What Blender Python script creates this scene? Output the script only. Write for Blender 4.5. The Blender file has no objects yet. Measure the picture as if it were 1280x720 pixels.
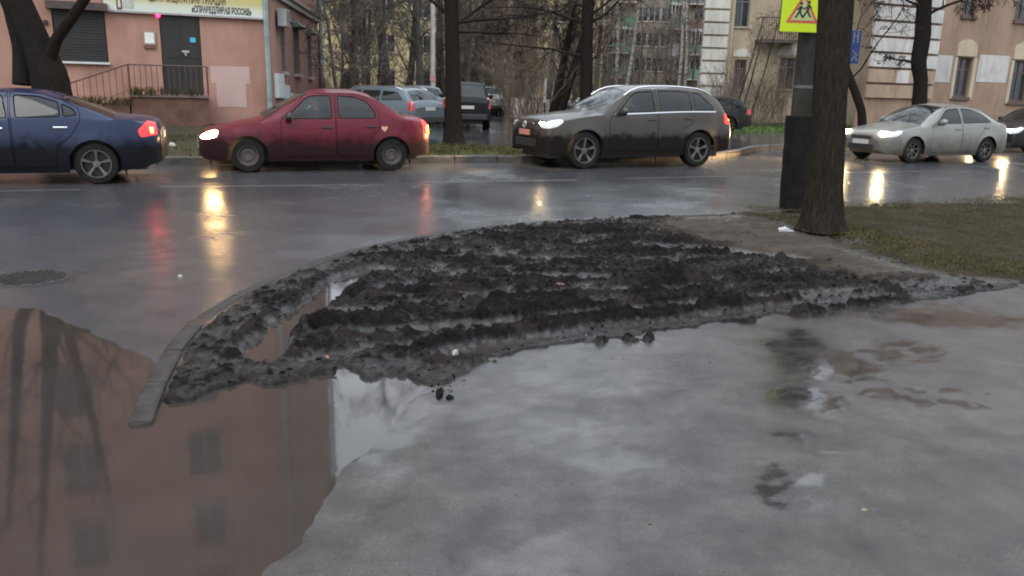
import bpy, bmesh, math, random, time
import numpy as np
from mathutils import Vector, Matrix, noise as mnoise
from mathutils.geometry import tessellate_polygon
T0 = time.time()
sc = bpy.context.scene
COL = sc.collection
# ------------------------------------------------------------------ camera
F = 1005.0; CH = 1.6; PITCH = 13.9; ROLL = 1.4
cam_d = bpy.data.cameras.new('camera'); cam = bpy.data.objects.new('camera', cam_d); COL.objects.link(cam)
cam_d.sensor_width = 36; cam_d.lens = 36*F/1280; cam_d.clip_end = 3000; cam_d.clip_start = 0.05
RM = (Matrix.Rotation(math.radians(90-PITCH), 3, 'X') @ Matrix.Rotation(math.radians(ROLL), 3, 'Z'))
cam.matrix_world = Matrix.Translation((0, 0, CH)) @ RM.to_4x4()
sc.camera = cam
cam_d.dof.use_dof = False
# ------------------------------------------------------------------ world, sun, exposure
SUN_EL, SUN_ROT = math.radians(9), math.radians(200)
w = bpy.data.worlds.new('World'); sc.world = w; w.use_nodes = True
nt = w.node_tree; nt.nodes.clear()
N = nt.nodes.new; L = nt.links.new
out = N('ShaderNodeOutputWorld'); bg = N('ShaderNodeBackground'); bg.inputs[1].default_value = 0.1
sky = N('ShaderNodeTexSky'); sky.sky_type = 'NISHITA'; sky.sun_disc = False
sky.sun_elevation = SUN_EL; sky.sun_rotation = SUN_ROT
hs = N('ShaderNodeHueSaturation'); hs.inputs['Saturation'].default_value = 0.4
mx = N('ShaderNodeMixRGB'); mx.inputs[0].default_value = 0.88
tc = N('ShaderNodeTexCoord'); mp = N('ShaderNodeMapping'); mp.inputs['Scale'].default_value = (1, 1, 2.2)
nz = N('ShaderNodeTexNoise'); nz.inputs['Scale'].default_value = 2.4; nz.inputs['Detail'].default_value = 5
cr = N('ShaderNodeValToRGB'); cr.color_ramp.elements[0].position = 0.3; cr.color_ramp.elements[1].position = 0.72
cr.color_ramp.elements[0].color = (3.2, 3.55, 4.0, 1); cr.color_ramp.elements[1].color = (5.2, 5.6, 6.1, 1)
L(tc.outputs['Generated'], mp.inputs[0]); L(mp.outputs[0], nz.inputs[0]); L(nz.outputs[0], cr.inputs[0])
L(sky.outputs[0], hs.inputs['Color']); L(hs.outputs[0], mx.inputs[1]); L(cr.outputs[0], mx.inputs[2])
sx_ = N('ShaderNodeSeparateXYZ'); L(tc.outputs['Generated'], sx_.inputs[0])
gr_ = N('ShaderNodeMapRange'); gr_.inputs['From Min'].default_value = 0; gr_.inputs['From Max'].default_value = 1; gr_.inputs['To Min'].default_value = .62; gr_.inputs['To Max'].default_value = 1.75
L(sx_.outputs[2], gr_.inputs['Value']); vm_ = N('ShaderNodeVectorMath'); vm_.operation = 'SCALE'; L(mx.outputs[0], vm_.inputs[0]); L(gr_.outputs[0], vm_.inputs['Scale'])
L(vm_.outputs[0], bg.inputs[0]); L(bg.outputs[0], out.inputs[0])
sd = bpy.data.lights.new('sun', 'SUN'); sd.energy = 0.5; sd.angle = math.radians(40); sd.color = (1, .96, .9)
so = bpy.data.objects.new('sun', sd); COL.objects.link(so)
so.rotation_euler = (math.radians(90)-SUN_EL-math.radians(35), 0, math.radians(180)-SUN_ROT+math.radians(0))
vs = sc.view_settings; vs.view_transform = 'Standard'; vs.look = 'None'; vs.exposure = 1.95; vs.gamma = 1
sc.cycles.filter_width = 1.9
sc.cycles.max_bounces = 6; sc.cycles.caustics_reflective = False; sc.cycles.caustics_refractive = False
sc.cycles.sample_clamp_indirect = 6

# ------------------------------------------------------------------ where a line of sight meets the ground or a wall
def ray(x, y):
    return RM @ Vector(((x-640)/F, (360-y)/F, -1))
def gp(x, y, z=0.0):
    d = ray(x, y); t = (z-CH)/d.z
    return Vector((d.x*t, d.y*t, z))
def at(x, y, D):
    d = ray(x, y); t = D/d.y
    return Vector((d.x*t, D, d.z*t+CH))
A = math.radians(21.5)
RD = Vector((math.cos(A), math.sin(A), 0)); RN = Vector((-math.sin(A), math.cos(A), 0))

# ------------------------------------------------------------------ materials
MATS = {}
def nodes_of(m):
    m.use_nodes = True; t = m.node_tree; t.nodes.clear()
    o = t.nodes.new('ShaderNodeOutputMaterial'); b = t.nodes.new('ShaderNodeBsdfPrincipled')
    t.links.new(b.outputs[0], o.inputs[0]); return t, b
def ramp(t, fac, stops):
    r = t.nodes.new('ShaderNodeValToRGB'); e = r.color_ramp.elements
    while len(e) < len(stops): e.new(0.5)
    for k, (p, c) in enumerate(stops):
        e[k].position = p; e[k].color = (*c, 1) if len(c) == 3 else c
    t.links.new(fac, r.inputs[0]); return r.outputs[0]
def tnoise(t, scale, detail=4, vec=None, rough=.6, stretch=None, obj=True):
    n = t.nodes.new('ShaderNodeTexNoise'); n.inputs['Scale'].default_value = scale
    n.inputs['Detail'].default_value = detail; n.inputs['Roughness'].default_value = rough
    if vec is None:
        c = t.nodes.new('ShaderNodeTexCoord'); vec = c.outputs['Object' if obj else 'Generated']
    if stretch:
        m = t.nodes.new('ShaderNodeMapping'); m.inputs['Scale'].default_value = stretch
        if len(stretch) > 3: pass
        t.links.new(vec, m.inputs[0]); vec = m.outputs[0]
    t.links.new(vec, n.inputs[0]); return n.outputs[0]
def pm(name, c1, c2=None, scale=4, rough=.6, rough2=None, bump=0, bscale=30, metal=0, coat=0, spec=.5, stretch=None,
       dirt=None, dirt_refl_z=.55, stain=0, emit=None, estr=0, detail=5, ior=1.45):
    if name in MATS: return MATS[name]
    m = bpy.data.materials.new(name); t, b = nodes_of(m)
    b.inputs['Roughness'].default_value = rough; b.inputs['Metallic'].default_value = metal
    b.inputs['Coat Weight'].default_value = coat; b.inputs['Coat Roughness'].default_value = .12
    b.inputs['Specular IOR Level'].default_value = spec; b.inputs['IOR'].default_value = ior
    col = None
    if c2 is not None:
        f = tnoise(t, scale, detail, stretch=stretch)
        col = ramp(t, f, [(.32, c1), (.68, c2)])
        if stain:
            sn = t.nodes.new('ShaderNodeMixRGB'); sn.blend_type = 'MULTIPLY'; sn.inputs[0].default_value = stain; t.links.new(col, sn.inputs[1])
            t.links.new(ramp(t, tnoise(t, 1.0, 7, rough=.7, stretch=(1.6, 1.6, .35)), [(.34, (.42, .40, .38)), (.56, (1, 1, 1))]), sn.inputs[2]); col = sn.outputs[0]
        t.links.new(col, b.inputs['Base Color'])
        if rough2 is not None:
            rr = ramp(t, f, [(.35, (rough,)*3), (.65, (rough2,)*3)]); t.links.new(rr, b.inputs['Roughness'])
    else:
        b.inputs['Base Color'].default_value = (*c1, 1)
    if dirt:  # lower-body dirt, with the dark road's reflection painted into the same ramp
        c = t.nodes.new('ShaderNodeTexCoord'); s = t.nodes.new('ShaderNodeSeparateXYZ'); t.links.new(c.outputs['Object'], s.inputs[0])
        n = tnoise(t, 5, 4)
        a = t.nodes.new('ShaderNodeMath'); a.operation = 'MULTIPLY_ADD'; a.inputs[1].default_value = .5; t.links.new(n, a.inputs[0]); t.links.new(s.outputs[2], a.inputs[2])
        r = ramp(t, a.outputs[0], [(dirt_refl_z-.05, (1, 1, 1)), (dirt_refl_z+.55, (0, 0, 0))])
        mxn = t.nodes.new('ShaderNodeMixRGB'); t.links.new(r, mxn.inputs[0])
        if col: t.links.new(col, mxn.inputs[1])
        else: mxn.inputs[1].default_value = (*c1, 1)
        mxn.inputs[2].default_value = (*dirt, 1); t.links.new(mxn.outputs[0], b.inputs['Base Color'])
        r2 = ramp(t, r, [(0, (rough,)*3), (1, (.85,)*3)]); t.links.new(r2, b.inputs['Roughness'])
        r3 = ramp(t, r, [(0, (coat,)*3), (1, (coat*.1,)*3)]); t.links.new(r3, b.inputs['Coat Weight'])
    if bump:
        n = tnoise(t, bscale, 6, stretch=stretch); bp = t.nodes.new('ShaderNodeBump'); bp.inputs['Strength'].default_value = bump
        bp.inputs['Distance'].default_value = .02; t.links.new(n, bp.inputs['Height']); t.links.new(bp.outputs[0], b.inputs['Normal'])
    if emit:
        b.inputs['Emission Color'].default_value = (*emit, 1); b.inputs['Emission Strength'].default_value = estr
    MATS[name] = m; return m
def glass_mat(name, tint, alpha=.55, rough=.04):
    # tinted car glass: a clear tinted layer with a mirror reflection on top
    m = bpy.data.materials.new(name); m.use_nodes = True; t = m.node_tree; t.nodes.clear()
    o = t.nodes.new('ShaderNodeOutputMaterial'); tr = t.nodes.new('ShaderNodeBsdfTransparent'); tr.inputs[0].default_value = (*tint, 1)
    gl = t.nodes.new('ShaderNodeBsdfGlossy'); gl.inputs['Roughness'].default_value = rough
    df = t.nodes.new('ShaderNodeBsdfDiffuse'); df.inputs[0].default_value = (.05, .055, .055, 1)
    fr = t.nodes.new('ShaderNodeFresnel'); fr.inputs[0].default_value = 1.5
    m0 = t.nodes.new('ShaderNodeMixShader'); m0.inputs[0].default_value = 1-alpha
    t.links.new(tr.outputs[0], m0.inputs[1]); t.links.new(df.outputs[0], m0.inputs[2])
    ge = t.nodes.new('ShaderNodeNewGeometry'); sb_ = t.nodes.new('ShaderNodeMath'); sb_.operation = 'SUBTRACT'; sb_.inputs[0].default_value = 1; t.links.new(ge.outputs['Backfacing'], sb_.inputs[1])
    mu = t.nodes.new('ShaderNodeMath'); mu.operation = 'MULTIPLY'; t.links.new(fr.outputs[0], mu.inputs[0]); t.links.new(sb_.outputs[0], mu.inputs[1])
    m1 = t.nodes.new('ShaderNodeMixShader'); t.links.new(mu.outputs[0], m1.inputs[0])
    t.links.new(m0.outputs[0], m1.inputs[1]); t.links.new(gl.outputs[0], m1.inputs[2]); t.links.new(m1.outputs[0], o.inputs[0])
    MATS[name] = m; return m

def asphalt_mat(name, base, base2, rmin, rmax, film=.5, bumps=.25, attr=None):
    m = bpy.data.materials.new(name); t, b = nodes_of(m)
    c = t.nodes.new('ShaderNodeTexCoord').outputs['Object']
    n1 = tnoise(t, .55, 6, c, .62); n2 = tnoise(t, 95, 6, c, .8); n3 = tnoise(t, 3.2, 6, c, .65)
    col = ramp(t, n3, [(.3, base), (.7, base2)])
    mixc = t.nodes.new('ShaderNodeMixRGB'); mixc.blend_type = 'OVERLAY'; mixc.inputs[0].default_value = 1.0
    t.links.new(col, mixc.inputs[1]); t.links.new(ramp(t, n2, [(.3, (.2,)*3), (.7, (.8,)*3)]), mixc.inputs[2])
    t.links.new(mixc.outputs[0], b.inputs['Base Color'])
    # wetness: broad film patches with a finer broken edge
    mm = t.nodes.new('ShaderNodeMath'); mm.operation = 'MULTIPLY_ADD'; mm.inputs[1].default_value = .45
    t.links.new(n3, mm.inputs[0]); t.links.new(n1, mm.inputs[2])
    wet = ramp(t, mm.outputs[0], [(film-.0, (0, 0, 0)), (film+.42, (1, 1, 1))])
    if attr:
        a_ = t.nodes.new('ShaderNodeAttribute'); a_.attribute_name = attr
        mw = t.nodes.new('ShaderNodeMath'); mw.operation = 'MULTIPLY_ADD'; mw.inputs[1].default_value = .22; t.links.new(wet, mw.inputs[0]); t.links.new(a_.outputs['Fac'], mw.inputs[2])
        wet = ramp(t, mw.outputs[0], [(.1, (0, 0, 0)), (.75, (1, 1, 1))])
    t.links.new(ramp(t, wet, [(0, (rmax,)*3), (.5, ((rmin+rmax)*.4,)*3), (1, (rmin,)*3)]), b.inputs['Roughness'])
    b.inputs['Specular IOR Level'].default_value = .6 if attr is None else .47
    # tiny stones poke out of the film where it is thin
    inv = ramp(t, wet, [(0, (1, 1, 1)), (.55, (.35, .35, .35)), (1, (.02, .02, .02))])
    bp = t.nodes.new('ShaderNodeBump'); bp.inputs['Distance'].default_value = .009
    ms = t.nodes.new('ShaderNodeMath'); ms.operation = 'MULTIPLY'; ms.inputs[1].default_value = bumps
    t.links.new(inv, ms.inputs[0]); t.links.new(ms.outputs[0], bp.inputs['Strength'])
    t.links.new(n2, bp.inputs['Height'])
    bp2 = t.nodes.new('ShaderNodeBump'); bp2.inputs['Distance'].default_value = .008; bp2.inputs['Strength'].default_value = .10
    t.links.new(tnoise(t, 11, 5, c, .6), bp2.inputs['Height']); t.links.new(bp.outputs[0], bp2.inputs['Normal'])
    t.links.new(bp2.outputs[0], b.inputs['Normal'])
    MATS[name] = m; return m
M_ROAD = asphalt_mat('wet_road_asphalt', (.030, .031, .034), (.048, .050, .054), .17, .40, .45, .45)
M_SLAB = asphalt_mat('wet_pavement_asphalt', (.013, .0115, .011), (.055, .049, .046), .07, .285, .44, .42, attr='film')
M_PARK = asphalt_mat('wet_far_asphalt', (.03, .03, .032), (.05, .05, .052), .08, .3, .4, .2)

def water_mat():
    m = bpy.data.materials.new('muddy_water'); t, b = nodes_of(m)
    c = t.nodes.new('ShaderNodeTexCoord').outputs['Object']
    t.links.new(ramp(t, tnoise(t, 1.3, 4, c), [(.3, (.024, .020, .018)), (.7, (.036, .030, .0265))]), b.inputs['Base Color'])
    b.inputs['Roughness'].default_value = .05; b.inputs['IOR'].default_value = 1.5; b.inputs['Specular IOR Level'].default_value = .5
    bp = t.nodes.new('ShaderNodeBump'); bp.inputs['Distance'].default_value = .004; bp.inputs['Strength'].default_value = .06
    t.links.new(tnoise(t, 9, 4, c), bp.inputs['Height']); t.links.new(bp.outputs[0], b.inputs['Normal'])
    MATS['water'] = m; return m
M_WATER = water_mat()

def mud_mat():
    m = bpy.data.materials.new('wet_mud'); t, b = nodes_of(m)
    c = t.nodes.new('ShaderNodeTexCoord').outputs['Object']
    at_ = t.nodes.new('ShaderNodeAttribute'); at_.attribute_name = 'dirt'
    n = tnoise(t, 14, 8, c, .7)
    dark = ramp(t, n, [(.3, (.0035, .003, .0029)), (.7, (.0125, .0105, .0095))])
    lite = ramp(t, tnoise(t, 6, 8, c, .7), [(.3, (.030, .025, .021)), (.7, (.066, .055, .046))])
    mix = t.nodes.new('ShaderNodeMixRGB'); t.links.new(at_.outputs['Fac'], mix.inputs[0]); t.links.new(dark, mix.inputs[1]); t.links.new(lite, mix.inputs[2])
    t.links.new(mix.outputs[0], b.inputs['Base Color'])
    t.links.new(ramp(t, tnoise(t, 3.5, 6, c, .7), [(.42, (.22,)*3), (.6, (.62,)*3)]), b.inputs['Roughness'])
    at2 = t.nodes.new('ShaderNodeAttribute'); at2.attribute_name = 'wet'
    nw = t.nodes.new('ShaderNodeMath'); nw.operation = 'MULTIPLY_ADD'; nw.inputs[1].default_value = .8; t.links.new(tnoise(t, 26, 8, c, .75), nw.inputs[0]); t.links.new(at2.outputs['Fac'], nw.inputs[2])
    t.links.new(ramp(t, nw.outputs[0], [(.46, (.72,)*3), (.88, (.16,)*3)]), b.inputs['Roughness'])
    t.links.new(ramp(t, nw.outputs[0], [(.46, (.03,)*3), (.92, (.55,)*3)]), b.inputs['Specular IOR Level'])
    bp = t.nodes.new('ShaderNodeBump'); bp.inputs['Distance'].default_value = .012; bp.inputs['Strength'].default_value = .5
    t.links.new(tnoise(t, 110, 8, c, .85), bp.inputs['Height']); t.links.new(bp.outputs[0], b.inputs['Normal'])
    MATS['mud'] = m; return m
M_MUD = mud_mat()
M_SOIL = pm('leaf_strewn_soil', (.030, .026, .018), (.055, .05, .03), 3, .9, spec=.12, bump=.8, bscale=25)
M_TURF = pm('olive_turf_soil', (.022, .020, .012), (.042, .036, .025), 2.2, .95, spec=.06, bump=1, bscale=40)
M_FGRASS = pm('far_grass', (.035, .055, .015), (.06, .07, .03), 1.5, .9, spec=.1, bump=.8, bscale=30)
M_BLADE = pm('grass_blade', (.034, .034, .010), (.072, .058, .022), 1.5, .7, spec=.25)
M_BLADEG = pm('fresh_grass_blade', (.05, .10, .018), (.08, .13, .03), 3, .55)
M_KERB = pm('kerb_concrete', (.025, .024, .023), (.065, .062, .06), 6, .55, bump=.5, bscale=60)
M_KERBW = pm('worn_kerb_concrete', (.014, .012, .011), (.050, .043, .039), 7, .45, .8, spec=.25, bump=.5, bscale=60)
M_PAINT = pm('worn_lane_paint', (.05, .05, .05), (.13, .13, .13), 9, .3)
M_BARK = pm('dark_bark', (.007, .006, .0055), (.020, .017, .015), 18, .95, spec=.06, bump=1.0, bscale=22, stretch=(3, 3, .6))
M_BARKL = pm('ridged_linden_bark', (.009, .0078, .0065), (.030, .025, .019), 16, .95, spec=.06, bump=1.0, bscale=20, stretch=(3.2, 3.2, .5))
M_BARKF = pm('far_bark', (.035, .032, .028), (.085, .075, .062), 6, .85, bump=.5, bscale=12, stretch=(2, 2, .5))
M_TWIG = pm('brown_twig', (.07, .056, .044), (.12, .095, .073), 4, .8)
M_TWIGR = pm('russet_twig', (.10, .065, .042), (.16, .105, .065), .8, .8)
M_TWIGD = pm('dark_twig', (.010, .008, .0075), (.022, .018, .015), 4, .9, spec=.08)
M_BIRCH = pm('birch_bark', (.05, .045, .04), (.42, .40, .37), 5, .7, stretch=(1, 1, 2.5))

# ------------------------------------------------------------------ object helpers
def tag(o, label=None, cat=None, group=None, kind=None):
    if label: o['label'] = label
    if cat: o['category'] = cat
    if group: o['group'] = group
    if kind: o['kind'] = kind
    return o
def thing(name, label, cat, loc=(0, 0, 0), rz=0, group=None):
    o = bpy.data.objects.new(name, None); COL.objects.link(o); o.location = loc; o.rotation_euler = (0, 0, rz)
    o.empty_display_size = .2
    return tag(o, label, cat, group)
def link(name, me, parent=None, mat=None, smooth=False):
    o = bpy.data.objects.new(name, me); COL.objects.link(o)
    if mat:
        me.materials.clear()
        for x in (mat if isinstance(mat, (list, tuple)) else [mat]): me.materials.append(x)
    if parent: o.parent = parent
    if smooth:
        me.polygons.foreach_set('use_smooth', [True]*len(me.polygons))
    return o
class MB:
    def __init__(s): s.v = []; s.f = []; s.m = []; s.mi = 0
    def add(s, vs, fs):
        n = len(s.v); s.v.extend([tuple(v) for v in vs]); s.f.extend([tuple(n+i for i in f) for f in fs]); s.m.extend([s.mi]*len(fs)); return s
    def box(s, c, size, rot=None, bev=0):
        hx, hy, hz = size[0]/2, size[1]/2, size[2]/2
        c = Vector(c)
        if bev <= 0:
            p = [Vector((x, y, z)) for x in (-hx, hx) for y in (-hy, hy) for z in (-hz, hz)]
            fs = [(0, 1, 3, 2), (4, 6, 7, 5), (0, 4, 5, 1), (2, 3, 7, 6), (0, 2, 6, 4), (1, 5, 7, 3)]
        else:
            bm = bmesh.new(); bmesh.ops.create_cube(bm, size=1)
            for q in bm.verts: q.co = Vector((q.co.x*2*hx, q.co.y*2*hy, q.co.z*2*hz))
            bmesh.ops.bevel(bm, geom=list(bm.edges), offset=bev, segments=2, affect='EDGES', profile=.5)
            bm.verts.index_update()
            p = [q.co.copy() for q in bm.verts]; fs = [[q.index for q in f.verts] for f in bm.faces]; bm.free()
        if rot is not None:
            rot = rot if isinstance(rot, Matrix) else Matrix.Rotation(rot, 3, 'Z'); p = [rot@q for q in p]
        return s.add([c+q for q in p], fs)
    def tube(s, pts, rad, n=6, cap=True):
        pts = [Vector(p) for p in pts]; k = len(pts)
        if not hasattr(rad, '__len__'): rad = [rad]*k
        vs = []; prev = None
        for i, p in enumerate(pts):
            d = (pts[min(i+1, k-1)]-pts[max(i-1, 0)])
            if d.length < 1e-9: d = Vector((0, 0, 1))
            d.normalize()
            if prev is None:
                u = d.orthogonal().normalized()
            else:
                u = prev-d*prev.dot(d)
                u = u.normalized() if u.length > 1e-6 else d.orthogonal().normalized()
            prev = u; q = d.cross(u)
            for j in range(n):
                a = 2*math.pi*j/n; vs.append(p+(u*math.cos(a)+q*math.sin(a))*rad[i])
        fs = [(i*n+j, i*n+(j+1) % n, (i+1)*n+(j+1) % n, (i+1)*n+j) for i in range(k-1) for j in range(n)]
        if cap: fs += [tuple(range(n-1, -1, -1)), tuple((k-1)*n+j for j in range(n))]
        return s.add(vs, fs)
    def prism(s, poly, d0, d1, fn):       # polygon (a,b) extruded along third axis; fn(a,b,c)->point
        n = len(poly)
        vs = [fn(a, b, d0) for a, b in poly]+[fn(a, b, d1) for a, b in poly]
        fs = [tuple(range(n-1, -1, -1)), tuple(range(n, 2*n))]+[(i, (i+1) % n, n+(i+1) % n, n+i) for i in range(n)]
        return s.add(vs, fs)
    def lathe(s, prof, n=24, fn=lambda a, r, h: (r*math.cos(a), r*math.sin(a), h), closed=False):
        vs = [fn(2*math.pi*j/n, r, h) for r, h in prof for j in range(n)]
        k = len(prof); fs = [(i*n+j, i*n+(j+1) % n, (i+1)*n+(j+1) % n, (i+1)*n+j) for i in range(k-1) for j in range(n)]
        if closed: fs += [((k-1)*n+j, (k-1)*n+(j+1) % n, (j+1) % n, j) for j in range(n)]
        return s.add(vs, fs)
    def mesh(s, name):
        me = bpy.data.meshes.new(name); me.from_pydata(s.v, [], s.f); me.update()
        if any(s.m): me.polygons.foreach_set('material_index', s.m)
        return me
    def build(s, name, mat, parent=None, smooth=False):
        o = link(name, s.mesh(name), parent, mat)
        if smooth:
            me = o.data; me.polygons.foreach_set('use_smooth', [True]*len(me.polygons))
            if hasattr(me, 'set_sharp_from_angle'): me.set_sharp_from_angle(angle=math.radians(40))
        return o
def np_mesh(name, v, f):
    me = bpy.data.meshes.new(name); me.vertices.add(len(v)); me.vertices.foreach_set('co', np.asarray(v, dtype=np.float32).ravel())
    f = np.asarray(f, dtype=np.int32); k = f.shape[1]
    me.loops.add(f.size); me.loops.foreach_set('vertex_index', f.ravel())
    me.polygons.add(len(f)); me.polygons.foreach_set('loop_start', np.arange(0, f.size, k, dtype=np.int32))
    me.polygons.foreach_set('loop_total', np.full(len(f), k, dtype=np.int32)); me.update(calc_edges=True); me.validate(); return me

# numpy noise
def hash2(ix, iy, seed):
    n = (ix.astype(np.int64)*374761393+iy.astype(np.int64)*668265263+seed*974634777) & 0x7fffffff
    n = ((n ^ (n >> 13))*1274126177) & 0x7fffffff
    return ((n ^ (n >> 16)) & 0xffff)/65535.0
def vnoise(x, y, seed=0):
    ix = np.floor(x); iy = np.floor(y); fx = x-ix; fy = y-iy; fx = fx*fx*(3-2*fx); fy = fy*fy*(3-2*fy)
    a = hash2(ix, iy, seed); b = hash2(ix+1, iy, seed); c = hash2(ix, iy+1, seed); d = hash2(ix+1, iy+1, seed)
    return (a*(1-fx)+b*fx)*(1-fy)+(c*(1-fx)+d*fx)*fy
def fbm(x, y, octv=5, seed=0, gain=.5):
    s = 0; a = 1; tot = 0
    for k in range(octv):
        s = s+a*vnoise(x*2**k+17.3*k, y*2**k-9.1*k, seed+k); tot += a; a *= gain
    return s/tot
def sdf_poly(x, y, poly):    # positive inside
    d = np.full(x.shape, 1e9); inside = np.zeros(x.shape, bool); n = len(poly)
    for i in range(n):
        ax, ay = poly[i][0], poly[i][1]; bx, by = poly[(i+1) % n][0], poly[(i+1) % n][1]
        ex, ey = bx-ax, by-ay; t = np.clip(((x-ax)*ex+(y-ay)*ey)/(ex*ex+ey*ey+1e-12), 0, 1)
        d = np.minimum(d, np.hypot(x-ax-t*ex, y-ay-t*ey))
        if ay != by:
            c = ((ay > y) != (by > y)) & (x < (bx-ax)*(y-ay)/(by-ay)+ax); inside ^= c
    return np.where(inside, d, -d)
def dist_line(x, y, pts):
    d = np.full(x.shape, 1e9)
    for a, b in zip(pts[:-1], pts[1:]):
        ex, ey = b[0]-a[0], b[1]-a[1]; t = np.clip(((x-a[0])*ex+(y-a[1])*ey)/(ex*ex+ey*ey+1e-12), 0, 1)
        d = np.minimum(d, np.hypot(x-a[0]-t*ex, y-a[1]-t*ey))
    return d
def sstep(a, b, x):
    t = np.clip((x-a)/(b-a), 0, 1); return t*t*(3-2*t)
def flat_poly(name, pts, z, mat, kind='structure'):
    me = bpy.data.meshes.new(name); me.from_pydata([(p[0], p[1], z) for p in pts], [], [tuple(range(len(pts)))]); me.update()
    if (Vector((pts[1][0]-pts[0][0], pts[1][1]-pts[0][1], 0)).cross(Vector((pts[2][0]-pts[1][0], pts[2][1]-pts[1][1], 0)))).z < 0: me.flip_normals()
    o = link(name, me, None, mat); tag(o, kind=kind); return o
def tri_poly(name, pts, z, mat, kind='structure'):
    V3 = [Vector((p[0], p[1], z)) for p in pts]; T3 = tessellate_polygon([V3]); fs = []
    for a, b, c in T3:
        if (V3[b]-V3[a]).cross(V3[c]-V3[a]).z < 0: a, b = b, a
        fs.append((a, b, c))
    me = bpy.data.meshes.new(name); me.from_pydata(V3, [], fs); me.update()
    o = link(name, me, None, mat); tag(o, kind=kind); return o

# ================================================================== GROUND
G0 = -0.06
flat_poly('ground', [(-300, -60), (300, -60), (300, 500), (-300, 500)], G0-.3, M_SOIL)
# far side kerb line (road edge) and the land behind it, 0.12 above the road
FK = [(-40, 2.9), (-20, 10.6), (-7, 15.75), (-1.8, 17.6), (1.2, 18.7), (4.6, 20.0), (6.0, 22.0), (7.2, 24.3), (9.5, 26.0), (16, 28.6), (45, 40)]
tri_poly('far_ground', FK+[(260, 125), (260, 420), (-260, 420), (-260, -85)], .12, M_SOIL)
# road: flat sheet beyond the finely built foreground
PUD = [gp(*p)[:2] for p in [(0, 383), (60, 381), (120, 415), (198, 444), (206, 480), (262, 480), (325, 455), (420, 448), (520, 462), (545, 480), (500, 520), (440, 590), (405, 640), (360, 719)]]
PUD = list(PUD)+[(-.75, 1.0), (-8.5, 1.0), (-8.5, 4.1), (-5.2, 5.3)]
x0, x1, y0, y1, st = -9.0, 12.0, .9, 9.6, .045
nx = int((x1-x0)/st)+1; ny = int((y1-y0)/st)+1
X, Y = np.meshgrid(np.linspace(x0, x1, nx), np.linspace(y0, y1, ny))
sd_ = sdf_poly(X, Y, PUD)+(fbm(X*5, Y*5, 4, 3)-.5)*.16
H = np.where(sd_ > 0, -.03*sstep(0, .35, sd_), .010*sstep(0, .3, -sd_)) + (fbm(X*2.2, Y*2.2, 4, 8)-.5)*.006*sstep(.5, -.2, sd_)
# shallow film dips on the pavement right of the puddle
edge = np.minimum.reduce([sstep(x0, x0+1, X), sstep(x1, x1-1, X), sstep(y1, y1-1, Y)])
H = H*edge
vv = np.stack([X, Y, H], -1).reshape(-1, 3)
idx = np.arange(nx*ny).reshape(ny, nx); ff = np.stack([idx[:-1, :-1], idx[:-1, 1:], idx[1:, 1:], idx[1:, :-1]], -1).reshape(-1, 4)
# pavement slab material near, road material beyond the kerb arc
ARC = [gp(*p)[:2] for p in [(160, 533), (172, 505), (186, 470), (212, 430), (243, 400), (300, 364), (370, 334), (430, 315), (520, 297), (640, 279), (770, 271), (960, 265), (1100, 258), (1280, 253)]]
me = np_mesh('pavement', vv, ff)
slab_poly = list(ARC[::1])+[(12.2, 14.6), (12.2, -1), (-1.6, -1), (-1.8, 3.0)]
cx = vv[ff].mean(1); ins = sdf_poly(cx[:, 0], cx[:, 1], slab_poly) > 0
def blob(px, py, rx, ry, a=1.0):
    p = gp(px, py); return a*np.exp(-(((X-p.x)/rx)**2+((Y-p.y)/ry)**2)**1.5)
fm = fbm(X*.9, Y*1.3, 5, 51); fm2 = fbm(X*5, Y*7, 5, 52)
bl_ = np.zeros(X.shape)
for b__ in ((1003, 440, .34, .55, .75), (1000, 500, .22, .30, .6), (985, 548, .24, .14, .6), (980, 605, .26, .28, .6), (465, 520, .24, .5, .9), (465, 590, .16, .25, .5), (800, 580, .2, .10, .3), (1040, 565, .3, .12, .4), (1130, 440, .4, .3, .5), (1200, 500, .5, .2, .5), (1180, 400, .7, .25, .6)): bl_ = np.maximum(bl_, blob(*b__))
fm3 = fbm(X*16, Y*26, 4, 57); film = np.clip(bl_*(.25+1.3*fm2)*(.2+1.5*fm3)+.30*sstep(.42, .70, fm)*(.3+1.5*fm3)-.10, 0, 1)
fa_ = me.attributes.new('film', 'FLOAT', 'POINT'); fa_.data.foreach_set('value', film.ravel().astype(np.float32))
o = link('road', me, None, [M_ROAD, M_SLAB], True); me.polygons.foreach_set('material_index', ins.astype(np.int32)); tag(o, kind='structure')
E1 = [(-40, -15), (-40, 2.9)]
tri_poly('road', [(x0, y1)]+[(x1, y1), (x1, -15), (60, -15), (60, 46)]+FK[::-1]+[(-40, -15), (x0, -15)], 0.0, M_ROAD)
tri_poly('pavement', [(x0, y0), (x1, y0), (x1, -15), (x0, -15)], 0.0, M_SLAB)
# puddle water
wp = [(-9, 1.0)]+[(-9, 4.2)]
wx, wy = [-8.9, 0.0], [1.0, 6.3]
tri_poly('puddle', [(-8.9, 1.0), (.35, 1.0), (.35, 4.6), (-1.2, 4.75), (-1.85, 4.0), (-2.0, 4.3), (-2.6, 5.3), (-4.0, 6.0), (-8.9, 6.0)], -.0015, M_WATER)

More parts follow.
